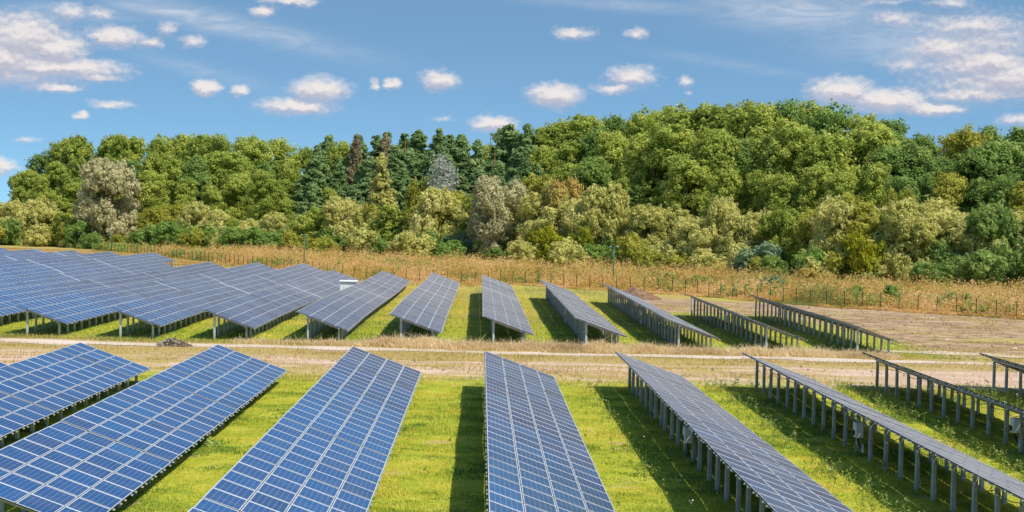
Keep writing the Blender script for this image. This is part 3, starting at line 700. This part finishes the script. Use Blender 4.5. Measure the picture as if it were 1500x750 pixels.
n = 9500; x = RNG.uniform(-110, 100, n); f0, f1 = fenceY(x), edgeY(x); y = f0+1.+(f1-f0)*RNG.random(n)**1.2
cl = vnoise(x, y, 5., 80); keep = in_view(x, y, 5) & (cl > .47); x, y, cl = x[keep], y[keep], cl[keep]
u = RNG.random(len(x))
for nm, mt, sel in (('green_weeds', 'shrub', u < .42), ('rusty_weeds', 'orange', (u >= .42) & (u < .42+.35*sstep(-20, 50, x)+.1)), ('pale_weeds', 'dry', u > .87)):
    xx, yy = x[sel], y[sel]; h_ = RNG.uniform(.9, 2.3, len(xx))*(.6+.8*(cl[sel]-.5)); stems(nm, xx, yy, h_, M[mt], 42, .20, 0)

# ------------------------------------------------------------------ trees
def fib(n):
    i = np.arange(n)+.5; ph = np.arccos(1-2*i/n); th = np.pi*(1+5**.5)*i+RNG.uniform(0, 6.28)
    return np.stack([np.cos(th)*np.sin(ph), np.sin(th)*np.sin(ph), np.cos(ph)], 1)
def blob_leaves(lobes, sub, per, size, asp=1.5, up=.35, jit=.42, flat=.75, sprig=.10):
    """lobes [(centre, radius)] carry leaf clumps on their surface; sub = clump radius, per = leaves in a clump of that radius"""
    Ps, Ns, Ts = [], [], []
    for (c, r) in lobes:
        c = np.array(c); n = max(6, int(3.2*(r/sub)**2)); D = fib(n); D = D[D[:, 2] > -.75]
        D = D+RNG.normal(0, .16, D.shape); D /= np.linalg.norm(D, axis=1)[:, None]; lt = RNG.normal(0, .07)
        for d in D:
            q = sub*RNG.uniform(.65, 1.3); m = int(per*(q/sub)**2); cc = c+d*r*RNG.uniform(.70, 1.05)
            E = RNG.normal(0, 1, (m, 3)); E /= np.linalg.norm(E, axis=1)[:, None]
            rad = q*RNG.uniform(.25, 1.05, m)**.6; P = cc+E*rad[:, None]*np.array([1, 1, flat])
            out = RNG.random(m) < sprig; P[out] += (d+np.array([0, 0, .5]))*q*RNG.uniform(.1, .45, (out.sum(), 1))
            N = E*.7+d*.6+np.array([0, 0, up]); Ps.append(P); Ns.append(N/np.linalg.norm(N, axis=1)[:, None])
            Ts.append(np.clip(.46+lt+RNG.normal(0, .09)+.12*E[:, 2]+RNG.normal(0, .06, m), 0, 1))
    P, N, T = map(np.concatenate, (Ps, Ns, Ts))
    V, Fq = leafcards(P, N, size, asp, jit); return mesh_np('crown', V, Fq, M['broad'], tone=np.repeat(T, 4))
def trunk_mesh(h, r, limbs, mat, lean=.03, top=1.):
    b = MB(); l = RNG.normal(0, lean, 2)*h
    b.tube([(0, 0, -.5), (l[0]*.2, l[1]*.2, h*.25), (l[0]*.6, l[1]*.6, h*.6), (l[0], l[1], h*top)], [r*1.15, r*.9, r*.6, r*.12], 9)
    for (z, p, rr) in limbs:
        b.tube([(l[0]*z/h, l[1]*z/h, z), (p[0]*.55, p[1]*.55, z+(p[2]-z)*.42), p], [rr, rr*.7, rr*.2], 6)
    return b.mesh('trunk', mat, True)
def proto_broad(R0, Hh, nb, seed_low=.18, size=.36, blob=(.22, .40)):
    cen = []; 
    for q in range(nb):
        t = RNG.random()**.8; z = Hh*(seed_low+(1-seed_low)*t*.93); prof = math.sin(math.pi*min(1., .20+.80*t)**.85)**.65
        a = RNG.uniform(0, 2*math.pi); rr = R0*prof*math.sqrt(RNG.uniform(.25, 1.))*.80
        cen.append(((rr*math.cos(a), rr*math.sin(a), z), R0*RNG.uniform(*blob)))
    cen.append(((0, 0, Hh*.93), R0*.28))
    limbs = [(Hh*RNG.uniform(.2, .55), c, .18) for c, r in cen[::3]]
    return blob_leaves(cen, 1.05, 64, size), (Hh*.86, Hh*.017, limbs)
def proto_pine(Hh, R0, low):
    cen = []; z = Hh*low; limbs = []
    while z < Hh*.95:
        t = (z-Hh*low)/(Hh*(1-low)); r = R0*min(1., .55+2.2*t)*(1-t)**1.0+.22; k = max(3, int(6*(1-t)+2)); a0 = RNG.uniform(0, 6.28)
        for q in range(k):
            if RNG.random() < .14: continue
            a = a0+q*2*math.pi/k+RNG.normal(0, .25); l = r*RNG.uniform(.65, 1.15); rise = RNG.uniform(-.12, .22)
            for f, rr in ((.35, .30), (.68, .34), (.95, .26)):
                cen.append(((l*f*math.cos(a), l*f*math.sin(a), z+l*f*rise+RNG.normal(0, .12)), max(.32, l*rr)))
            if RNG.random() < .4: limbs.append((z, cen[-1][0], .06))
        z += RNG.uniform(.9, 1.5)*(.55+.6*(1-t))
    cen += [((0, 0, Hh*.99), .22), ((0, 0, Hh*.965), .34), ((0, 0, Hh*.935), .45)]
    return blob_leaves(cen, .50, 15, .34, 2.2, .55, .5, .55, .10), (Hh*.96, Hh*.0125, limbs)
def proto_willow(R0, Hh, nb):
    cen = []
    for q in range(nb):
        t = RNG.random(); z = Hh*(.10+.80*t); prof = math.sin(math.pi*(.16+.74*t))**.55; a = RNG.uniform(0, 2*math.pi); rr = R0*prof*math.sqrt(RNG.uniform(.3, 1))*.78
        cen.append(((rr*math.cos(a), rr*math.sin(a), z), R0*RNG.uniform(.24, .40)))
    limbs = [(Hh*RNG.uniform(.05, .3), c, .10) for c, r in cen[::3]]
    return blob_leaves(cen, .62, 40, .26, 2.4, .25, .5, 1.0, .16), (Hh*.75, Hh*.02, limbs)
def proto_bare(Hh, R0):
    b = MB(); b.tube([(0, 0, -.5), (.1, 0, Hh*.5), (.2, .1, Hh)], [.16, .10, .02], 7); tips = []
    for q in range(46):
        z = Hh*RNG.uniform(.28, .98); a = RNG.uniform(0, 6.28); l = R0*(1-(z/Hh)**2*.75)*RNG.uniform(.5, 1.); p = np.array([l*math.cos(a), l*math.sin(a), z+l*RNG.uniform(.2, .8)])
        b.tube([(0, 0, z), p*np.array([.5, .5, 1])-np.array([0, 0, (p[2]-z)*.4]), p], [.05, .035, .010], 5)
        for w in range(4):
            e = p+RNG.normal(0, .45, 3); b.tube([p*.75+np.array([0, 0, z])*.25*np.array([0, 0, 1]), e], [.022, .006], 4); tips.append(e)
    return b.mesh('trunk', M['palebark'], True), np.array(tips)
PR = {'broad': [], 'pine': [], 'willow': [], 'shrub': []}
def add_proto(kind, cm, tr, hgt, bark): PR[kind].append((cm, trunk_mesh(tr[0], tr[1], tr[2], M[bark]), hgt))
for q in range(8): Hh = 24; cm, tr = proto_broad(RNG.uniform(5.4, 6.8), Hh, 34, .16); add_proto('broad', cm, tr, Hh, 'bark')
for q in range(5): Hh = 24; cm, tr = proto_pine(Hh, RNG.uniform(4.4, 5.6), RNG.uniform(.20, .36)); add_proto('pine', cm, tr, Hh, 'pinebark')
for q in range(5): Hh = 12; cm, tr = proto_willow(RNG.uniform(4.6, 5.6), Hh, 32); add_proto('willow', cm, tr, Hh, 'bark')
for q in range(4): Hh = 5; cm, tr = proto_willow(RNG.uniform(2.6, 3.2), Hh, 20); add_proto('shrub', cm, tr, Hh, 'bark')
BARE_T, BARE_TIPS = proto_bare(12., 3.2)
bv, bf = leafcards(BARE_TIPS.repeat(16, 0)+RNG.normal(0, .38, (len(BARE_TIPS)*16, 3)), RNG.normal(0, 1, (len(BARE_TIPS)*16, 3))+np.array([.3, -.4, .6]), .22, 1.8, .2)
BARE_C = mesh_np('crown', bv, bf, M['white'], tone=np.repeat(np.clip(RNG.normal(.55, .2, len(bf)), 0, 1), 4))
def tree(kind, x, y, h, mat, label, group=None, wide=1., name=None, rz=None, var=None, cat=None):
    z = float(gz(np.array(x), np.array(y)))
    nm = name or {'broad': 'broadleaf_tree', 'pine': 'pine_tree', 'willow': 'willow_tree', 'shrub': 'shrub', 'bare': 'silver_tree'}[kind]
    r = empty(nm, (x, y, z), label, cat or ('shrub' if kind == 'shrub' else 'tree'), group, RNG.uniform(0, 6.28) if rz is None else rz)
    if kind == 'bare': cm, tm, hh = BARE_C, BARE_T, 12.
    else: cm, tm, hh = PR[kind][int(RNG.integers(len(PR[kind]))) if var is None else var % len(PR[kind])]
    s = (h-z)/hh; r.scale = (s*wide*RNG.uniform(.9, 1.12), s*wide*RNG.uniform(.9, 1.12), s); r.rotation_euler[0] = RNG.normal(0, .03); r.rotation_euler[1] = RNG.normal(0, .03)
    put('trunk', tm, r); c = put('crown', cm, r)
    c.material_slots[0].link = 'OBJECT'; c.material_slots[0].material = M[mat]
    return r
SKY = np.array([(-80,300),(0,268),(20,258),(60,222),(110,197),(200,193),(300,194),(400,200),(430,196),(470,192),(530,197),(580,192),(620,187),(680,190),(720,184),(780,181),(810,182),(840,170),(880,158),(960,158),(1080,147),(1150,152),(1220,147),(1275,158),(1310,184),(1340,192),(1400,184),(1450,187),(1500,190),(1600,190)], float)
MID = np.array([(-60,285),(0,276),(60,286),(110,292),(230,292),(300,290),(360,305),(420,312),(480,292),(540,302),(600,285),(660,275),(740,268),(780,262),(830,272),(890,288),(960,296),(1050,292),(1120,300),(1180,300),(1240,288),(1290,280),(1340,288),(1400,306),(1460,298),(1560,300)], float)
skyl = lambda p: np.interp(p, SKY[:, 0], SKY[:, 1]); midl = lambda p: np.interp(p, MID[:, 0], MID[:, 1])
def depth_for(px, off):
    y = 330.
    for _ in range(6):
        x = at_depth(px, 350, y)[0]; y = float(edgeY(x))+off
    return x, y
def place(px, off, top):
    x, y = depth_for(px, off); xx, h = at_depth(px, top, y); return xx, y, h
LB = {
 'bl': ('rounded dark green broadleaf tree in the left wing of the forest', 'broadleaf trees in the left wing of the forest'),
 'pn': ('tall blue green pine in the pine stand at the middle of the forest', 'pines in the middle of the forest'),
 'br': ('big green broadleaf tree in the high dome of forest right of centre', 'broadleaf trees of the high forest dome'),
 'fr': ('dark green broadleaf tree at the low far right end of the forest', 'dark broadleaf trees at the far right'),
 'fy': ('yellowing broadleaf tree among the dark ones at the far right', 'yellowing trees at the far right'),
 'pb': ('green broadleaf tree growing among the pines in the middle', 'broadleaf trees among the pines')}
def forest_tree(px, off, top, i):
    x, y, h = place(px, off, top); u = RNG.random()
    if px < 425: k, m, l, w = 'broad', ('broad' if u < .75 else 'broaddark'), 'bl', RNG.uniform(.9, 1.15)
    elif px < 800:
        if u < .80: k, m, l, w = 'pine', 'pine', 'pn', RNG.uniform(1.0, 1.4)
        else: k, m, l, w = 'broad', 'broad', 'pb', .8
        if k == 'broad': h -= 3
    elif px < 1290: k, m, l, w = 'broad', ('broad' if u < .88 else 'broaddark'), 'br', RNG.uniform(.9, 1.15)
    else:
        k, w = 'broad', RNG.uniform(.9, 1.1)
        m, l = ('yellow', 'fy') if u < .28 else ('broaddark', 'fr')
    tree(k, x, y, h, m, *LB[l], wide=w)
px = 34.
while px < 1690:
    forest_tree(px+RNG.normal(0, 4), 50+RNG.uniform(0, 22), skyl(px)+RNG.uniform(0, 9), 0); px += (20 if 425 < px < 800 else 31)*RNG.uniform(.8, 1.2)
px = 44.
while px < 1690:
    s, m_ = skyl(px), midl(px); forest_tree(px+RNG.normal(0, 5), 28+RNG.uniform(0, 12), s+RNG.uniform(.18, .42)*(m_-s), 1); px += (26 if 425 < px < 800 else 36)*RNG.uniform(.8, 1.2)
px = 30.
while px < 1690:
    s, m_ = skyl(px), midl(px); forest_tree(px+RNG.normal(0, 6), 14+RNG.uniform(0, 8), s+RNG.uniform(.50, .80)*(m_-s), 2); px += (32 if 425 < px < 800 else 38)*RNG.uniform(.8, 1.2)
# single trees one can point at
def one(kind, px, off, top, mat, label, wide=1., **kw):
    x, y, h = place(px, off, top); return tree(kind, x, y, h, mat, label, None, wide, **kw)
one('willow', 158, 4, 238, 'silver', 'large pale silvery willow rising in front of the dark left wing of the forest', .98)
one('bare', 652, 10, 240, 'white', 'whitish silver tree standing out against the dark pines', .9)
one('pine', 519, 46, 198, 'dead', 'dead brown pine on the skyline, left of its dead neighbour', .7)
one('pine', 556, 46, 197, 'dead', 'dead brown pine on the skyline, right of its dead neighbour', .6)
one('pine', 560, 14, 225, 'willow', 'pale yellowish pine in front of the dark pine stand', 1.0)
one('willow', 735, 3, 256, 'silver', 'wide grey olive willow in front of the pine stand, just left of centre', .85)
one('willow', 640, 2, 279, 'willow', 'olive round willow under the whitish silver tree', .85)
one('willow', 618, 8, 258, 'yellow', 'dark olive round tree between the pines and the pale willows', .45)
one('willow', 790, 8, 254, 'yellow', 'yellow olive tree at the left foot of the high forest dome', .62)
one('willow', 832, 6, 266, 'orange', 'rusty orange topped tree at the foot of the forest dome', .62)
one('willow', 885, 4, 272, 'willow', 'pale olive willow right of the rusty orange tree', .8)
one('willow', 1057, 5, 288, 'willow', 'pale feathery willow below the middle of the forest dome', .6)
one('willow', 1235, 3, 284, 'willow', 'broad pale willow below the right shoulder of the forest dome', .85)
one('willow', 1318, 8, 276, 'yellow', 'rounded brownish olive willow at the right, between forest and weeds', .6)
one('willow', 1340, 0, 312, 'willow', 'yellow olive willow in front of the brownish one on the right', .9)
one('willow', 508, 4, 290, 'willow', 'olive willow below the dead pines', .75)
one('willow', 545, 3, 298, 'yellow', 'slim yellowish tree below the pines, right of the olive willow', .45)
one('shrub', 806, -6, 335, 'bright', 'bright yellow green bush left of the green T pole', .85)
one('shrub', 850, -5, 338, 'bright', 'yellow bush just left of the green T pole behind the weeds', .65)
one('shrub', 925, -4, 345, 'yellow', 'yellowish bush just right of the green T pole', .9)
one('shrub', 1110, -9, 360, 'bluegreen', 'low blue green bush at the weeds below the forest dome', 1.3)
one('shrub', 725, -3, 352, 'silver', 'whitish grey bush at the weeds in front of the wide grey willow', .7)
one('shrub', 1270, -5, 345, 'bright', 'bright green leafy bush before the broad pale willow on the right', .7)
WL = {'a': ('olive green willow in the lower tree belt at the left', 'willows of the left tree belt'), 'b': ('olive yellow willow in the lower tree belt near the centre', 'willows of the middle tree belt'),
      'c': ('olive yellow willow in the lower tree belt at the right', 'willows of the right tree belt')}
px = -15.
while px < 1680:
    z_ = 'a' if px < 420 else 'b' if px < 860 else 'c'; u = RNG.random()
    m_ = 'willow' if u < .70 else 'yellow' if u < .84 else 'broad'
    if m_ == 'broad': lab = {'a': ('green broadleaf tree in the lower belt at the left', 'green trees of the left tree belt'), 'b': ('green broadleaf tree in the lower belt near the centre', 'green trees of the middle tree belt'), 'c': ('green broadleaf tree in the lower belt at the right', 'green trees of the right tree belt')}[z_]
    else: lab = WL[z_]
    x, y, h = place(px, RNG.uniform(3, 11), midl(px)+RNG.uniform(2, 26))
    if px > 1370: m_ = 'broaddark' if u > .5 else m_
    if not (125 < px < 200): tree('willow', x, y, h, m_, *lab, wide=RNG.uniform(.85, 1.25), name='belt_tree')
    px += 27*RNG.uniform(.75, 1.25)
px = -12.
while px < 1660:
    z_ = 'left' if px < 420 else 'middle' if px < 860 else 'right'; u = RNG.random(); x, y = depth_for(px, RNG.uniform(-13, 2))
    m_ = 'shrub' if u < .42 else 'broaddark' if u < .52 else 'yellow' if u < .66 else 'willow' if u < .96 else 'bluegreen'
    if px > 1340: m_ = 'broaddark' if u < .8 else 'shrub'
    kind_ = {'shrub': 'green', 'broaddark': 'dark green', 'yellow': 'yellowish', 'willow': 'pale olive', 'bluegreen': 'blue green'}[m_]
    hgt = RNG.uniform(3.0, 6.2)*(1.25 if px > 1340 else 1.)
    tree('shrub', x, y, hgt, m_, f'{kind_} shrub at the foot of the {z_} tree belt behind the weeds', f'{kind_} shrubs of the {z_} tree belt', wide=RNG.uniform(.8, 1.25)/(hgt/5)**.4)
    px += 20*RNG.uniform(.75, 1.25)
# small bushes among the golden weeds, close to the fence
for (px, py, s, m_) in [(497, 391, 1.0, 'shrub'), (567, 390, 1.3, 'shrub'), (583, 389, 1.2, 'shrub'), (985, 416, 1.5, 'shrub'), (955, 412, 1.3, 'shrub'), (1025, 418, 1.4, 'shrub'), (1130, 425, 1.7, 'bluegreen'), (1395, 447, 1.3, 'broaddark'), (1420, 448, 1.2, 'broaddark'), (1308, 440, 1.6, 'shrub'), (1250, 436, 1.4, 'shrub'), (1470, 425, 2.6, 'orange'), (1400, 420, 2.6, 'orange'), (1180, 418, 2.2, 'orange')]:
    x, y = at(px, py+6, -.25); s *= 1.25; kind_ = {'shrub': 'green', 'bluegreen': 'blue grey', 'broaddark': 'dark', 'orange': 'rusty brown'}[m_]
    tree('shrub', x, y, s, m_, f'small {kind_} bush among the golden weeds behind the fence', f'{kind_} bushes among the golden weeds', wide=1.1, name='weed_bush')

# ------------------------------------------------------------------ camera, sun, sky
cam = bpy.data.cameras.new('camera'); co = bpy.data.objects.new('camera', cam); COL.objects.link(co)
cam.sensor_width = 36.; cam.lens = F/1500*36.; cam.clip_start = .5; cam.clip_end = 9000.
d0 = Vector(ray(750, 375)).normalized(); r0 = (Vector(ray(751, 375))-Vector(ray(749, 375))).normalized(); u0 = r0.cross(d0)
co.matrix_world = Matrix(((r0.x, u0.x, -d0.x, 0), (r0.y, u0.y, -d0.y, 0), (r0.z, u0.z, -d0.z, H), (0, 0, 0, 1)))
scene.camera = co
SUN = Vector((.58, -.48, 1.)).normalized()
sl = bpy.data.lights.new('sun', 'SUN'); sl.energy = 5.0; sl.angle = math.radians(.53); sl.color = (1., .93, .82)
so = bpy.data.objects.new('sun', sl); COL.objects.link(so); so.rotation_euler = SUN.to_track_quat('Z', 'Y').to_euler(); so.location = (40, -40, 80)

CLOUDS = [(30,55,70,34,1.),(84,72,44,24,1.),(5,82,70,34,1.),(165,55,40,15,.95),(85,98,95,14,1.),(140,112,44,8,.8),(85,128,38,8,.85),(103,17,26,13,.65),(148,18,17,9,.55),(222,62,22,10,.7),(245,42,15,11,.6),(283,62,20,9,.65),(300,128,23,11,1.),(350,133,13,7,.8),(163,153,30,6,.7),(120,169,11,6,.8),(40,204,20,5,.55),(0,243,26,11,.8),
 (386,17,20,8,.8),(425,2,40,7,.8),(468,132,44,17,1.),(436,156,56,12,.9),(550,123,9,8,.75),(575,123,12,8,.9),(645,118,29,15,.9),(722,182,34,12,.95),(650,174,16,5,.45),(840,48,34,9,.75),(930,48,17,8,.7),(813,140,42,17,1.),(925,112,40,15,.8),(900,130,34,9,.75),(1005,118,14,8,.6),(1008,135,10,4,.5),
 (1232,134,50,19,1.),(1300,148,66,17,1.),(1365,160,48,11,1.),(1430,95,90,26,.75),(1385,72,60,20,.75),(1480,112,80,30,.85),(1455,90,40,16,1.),(1425,38,80,15,.65),(1315,28,36,14,.6),(1395,5,34,9,.6),(1430,138,84,11,.8),(1490,176,34,10,.6),(1300,0,60,8,.35),(1445,62,110,40,.55),(1440,122,110,30,.62),(1330,95,40,14,.5),(20,110,110,20,.6)]
CIRRUS = [(300,28,200,16,.55,.19),(120,20,90,14,.3,.05),(310,108,110,12,.2,.22),(1170,18,150,30,.5,.1),(1340,60,150,40,.38,.05),(930,8,170,10,.3,.05),(1080,96,120,9,.16,.14),(440,60,120,8,.25,.20)]
w = bpy.data.worlds.new('World'); scene.world = w; w.use_nodes = True; w.node_tree.nodes.clear(); t = NT(w.node_tree)
out = t.node('ShaderNodeOutputWorld'); bg = t.node('ShaderNodeBackground'); t.l.new(bg.outputs[0], out.inputs[0]); bg.inputs[1].default_value = .15
tc = t.node('ShaderNodeTexCoord').outputs['Generated']
sp = t.node('ShaderNodeSeparateXYZ'); t.l.new(tc, sp.inputs[0])
elev0 = sp.outputs[2]
zz = t.math('ADD', t.math('MULTIPLY', t.math('MAXIMUM', elev0, 0.), 1.0), t.math('MULTIPLY', t.ss(elev0, -.06, .16), .24))
cb = t.node('ShaderNodeCombineXYZ'); t.l.new(sp.outputs[0], cb.inputs[0]); t.l.new(sp.outputs[1], cb.inputs[1]); t.l.new(t.math('ADD', zz, .10), cb.inputs[2])
sky = t.node('ShaderNodeTexSky'); sky.sky_type = 'NISHITA'; sky.sun_disc = False
sky.sun_elevation = math.asin(SUN.z); sky.sun_rotation = math.atan2(SUN.x, SUN.y); sky.air_density = 1.0; sky.dust_density = .8; sky.ozone_density = 1.6; sky.altitude = 100
t.l.new(t.vmath('NORMALIZE', cb.outputs[0]), sky.inputs[0])
az = t.math('ARCTAN2', sp.outputs[0], sp.outputs[1]); el = t.math('ARCSINE', sp.outputs[2])
cv = t.node('ShaderNodeCombineXYZ'); t.l.new(az, cv.inputs[0]); t.l.new(el, cv.inputs[1]); AE = cv.outputs[0]
def ae(px, py): d = Vector(ray(px, py)).normalized(); return math.atan2(d.x, d.y), math.asin(d.z)
n1 = t.node('ShaderNodeTexNoise'); n1.inputs['Scale'].default_value = 95.; n1.inputs['Detail'].default_value = 5.; n1.inputs['Roughness'].default_value = .6
stre = t.vmath('MULTIPLY', AE, (1., 1.5, 1.)); t.l.new(stre, n1.inputs[0])
warp = t.vmath('MULTIPLY', t.vmath('SUBTRACT', n1.outputs['Color'], (.5, .5, .5)), (.012, .008, 0.))
def field(p):
    acc = None
    for (cx, cy, rw, rh, a) in CLOUDS:
        A, E_ = ae(cx, cy); sw, sh = rw/F*1.38, rh/F*1.5
        l = t.vmath('LENGTH', t.vmath('MULTIPLY_ADD', p, (1/sw, 1/sh, 0), (-A/sw, -E_/sh, 0)), out=1)
        v = t.math('MULTIPLY_ADD', l, -a, a)
        acc = v if acc is None else t.math('SMOOTH_MAX', acc, v, .18)
    return acc
pw = t.vmath('ADD', AE, warp)
D1 = field(pw)
fine = t.noise(t.vmath('MULTIPLY', AE, (1., 1.6, 1.)), 230., 5., .62)
D = t.math('ADD', D1, t.math('MULTIPLY', t.math('SUBTRACT', fine, .5), .58))
alpha = t.ss(D, .02, .72)
# light on the cloud: brighter where the cloud thins towards the upper right, greyer at the base
pw2 = t.vmath('ADD', pw, (.0012, .0040, 0.)); fine2 = t.noise(t.vmath('MULTIPLY', t.vmath('ADD', AE, (.0008, .0026, 0.)), (1., 1.6, 1.)), 230., 5., .62)
D2 = t.math('ADD', field(pw2), t.math('MULTIPLY', t.math('SUBTRACT', fine2, .5), .58))
litf = t.ss(t.math('SUBTRACT', D, D2), -.20, .34)
ccol = t.mix(litf, rgb(3.5, 3.5, 4.15), rgb(5.9, 5.5, 5.35))
# thin cirrus streaks
cir = None
for (cx, cy, rw, rh, a, ang) in CIRRUS:
    A, E_ = ae(cx, cy); c_, s_ = math.cos(ang), math.sin(ang); rel = t.vmath('SUBTRACT', AE, (A, E_, 0)); ss_ = t.node('ShaderNodeSeparateXYZ'); t.l.new(rel, ss_.inputs[0])
    u_ = t.math('MULTIPLY_ADD', ss_.outputs[0], c_, t.math('MULTIPLY', ss_.outputs[1], -s_)); v_ = t.math('MULTIPLY_ADD', ss_.outputs[0], s_, t.math('MULTIPLY', ss_.outputs[1], c_))
    q = t.math('ADD', t.math('POWER', t.math('ABSOLUTE', t.math('DIVIDE', u_, rw/F)), 2.), t.math('POWER', t.math('ABSOLUTE', t.math('DIVIDE', v_, rh/F)), 2.))
    v = t.math('MULTIPLY', t.math('EXPONENT', t.math('MULTIPLY', q, -1.2)), a); cir = v if cir is None else t.math('MAXIMUM', cir, v)
cn = t.noise(t.vmath('MULTIPLY', AE, (1., 4., 1.)), 34., 5., .6, 1.2)
cir = t.math('MULTIPLY', cir, t.ss(cn, .25, .75, .35, 1.2))
skyc = t.mix(.08, t.mix(1., sky.outputs[0], rgb(.70, 1.02, 1.06), 'MULTIPLY'), rgb(4.3, 4.9, 5.6))
c1 = t.mix(cir, skyc, rgb(5.2, 5.3, 5.6)); front = t.math('GREATER_THAN', sp.outputs[1], 0.)
c2 = t.mix(t.math('MULTIPLY', t.math('MULTIPLY', alpha, front), .95), c1, ccol)
t.l.new(c2, bg.inputs[0])
w.cycles.sampling_method = 'MANUAL'; w.cycles.sample_map_resolution = 512

scene.view_settings.view_transform = 'Standard'; scene.view_settings.look = 'None'; scene.view_settings.exposure = 0.; scene.view_settings.gamma = 1.
scene.cycles.max_bounces = 6; scene.cycles.transparent_max_bounces = 4; scene.cycles.use_denoising = True
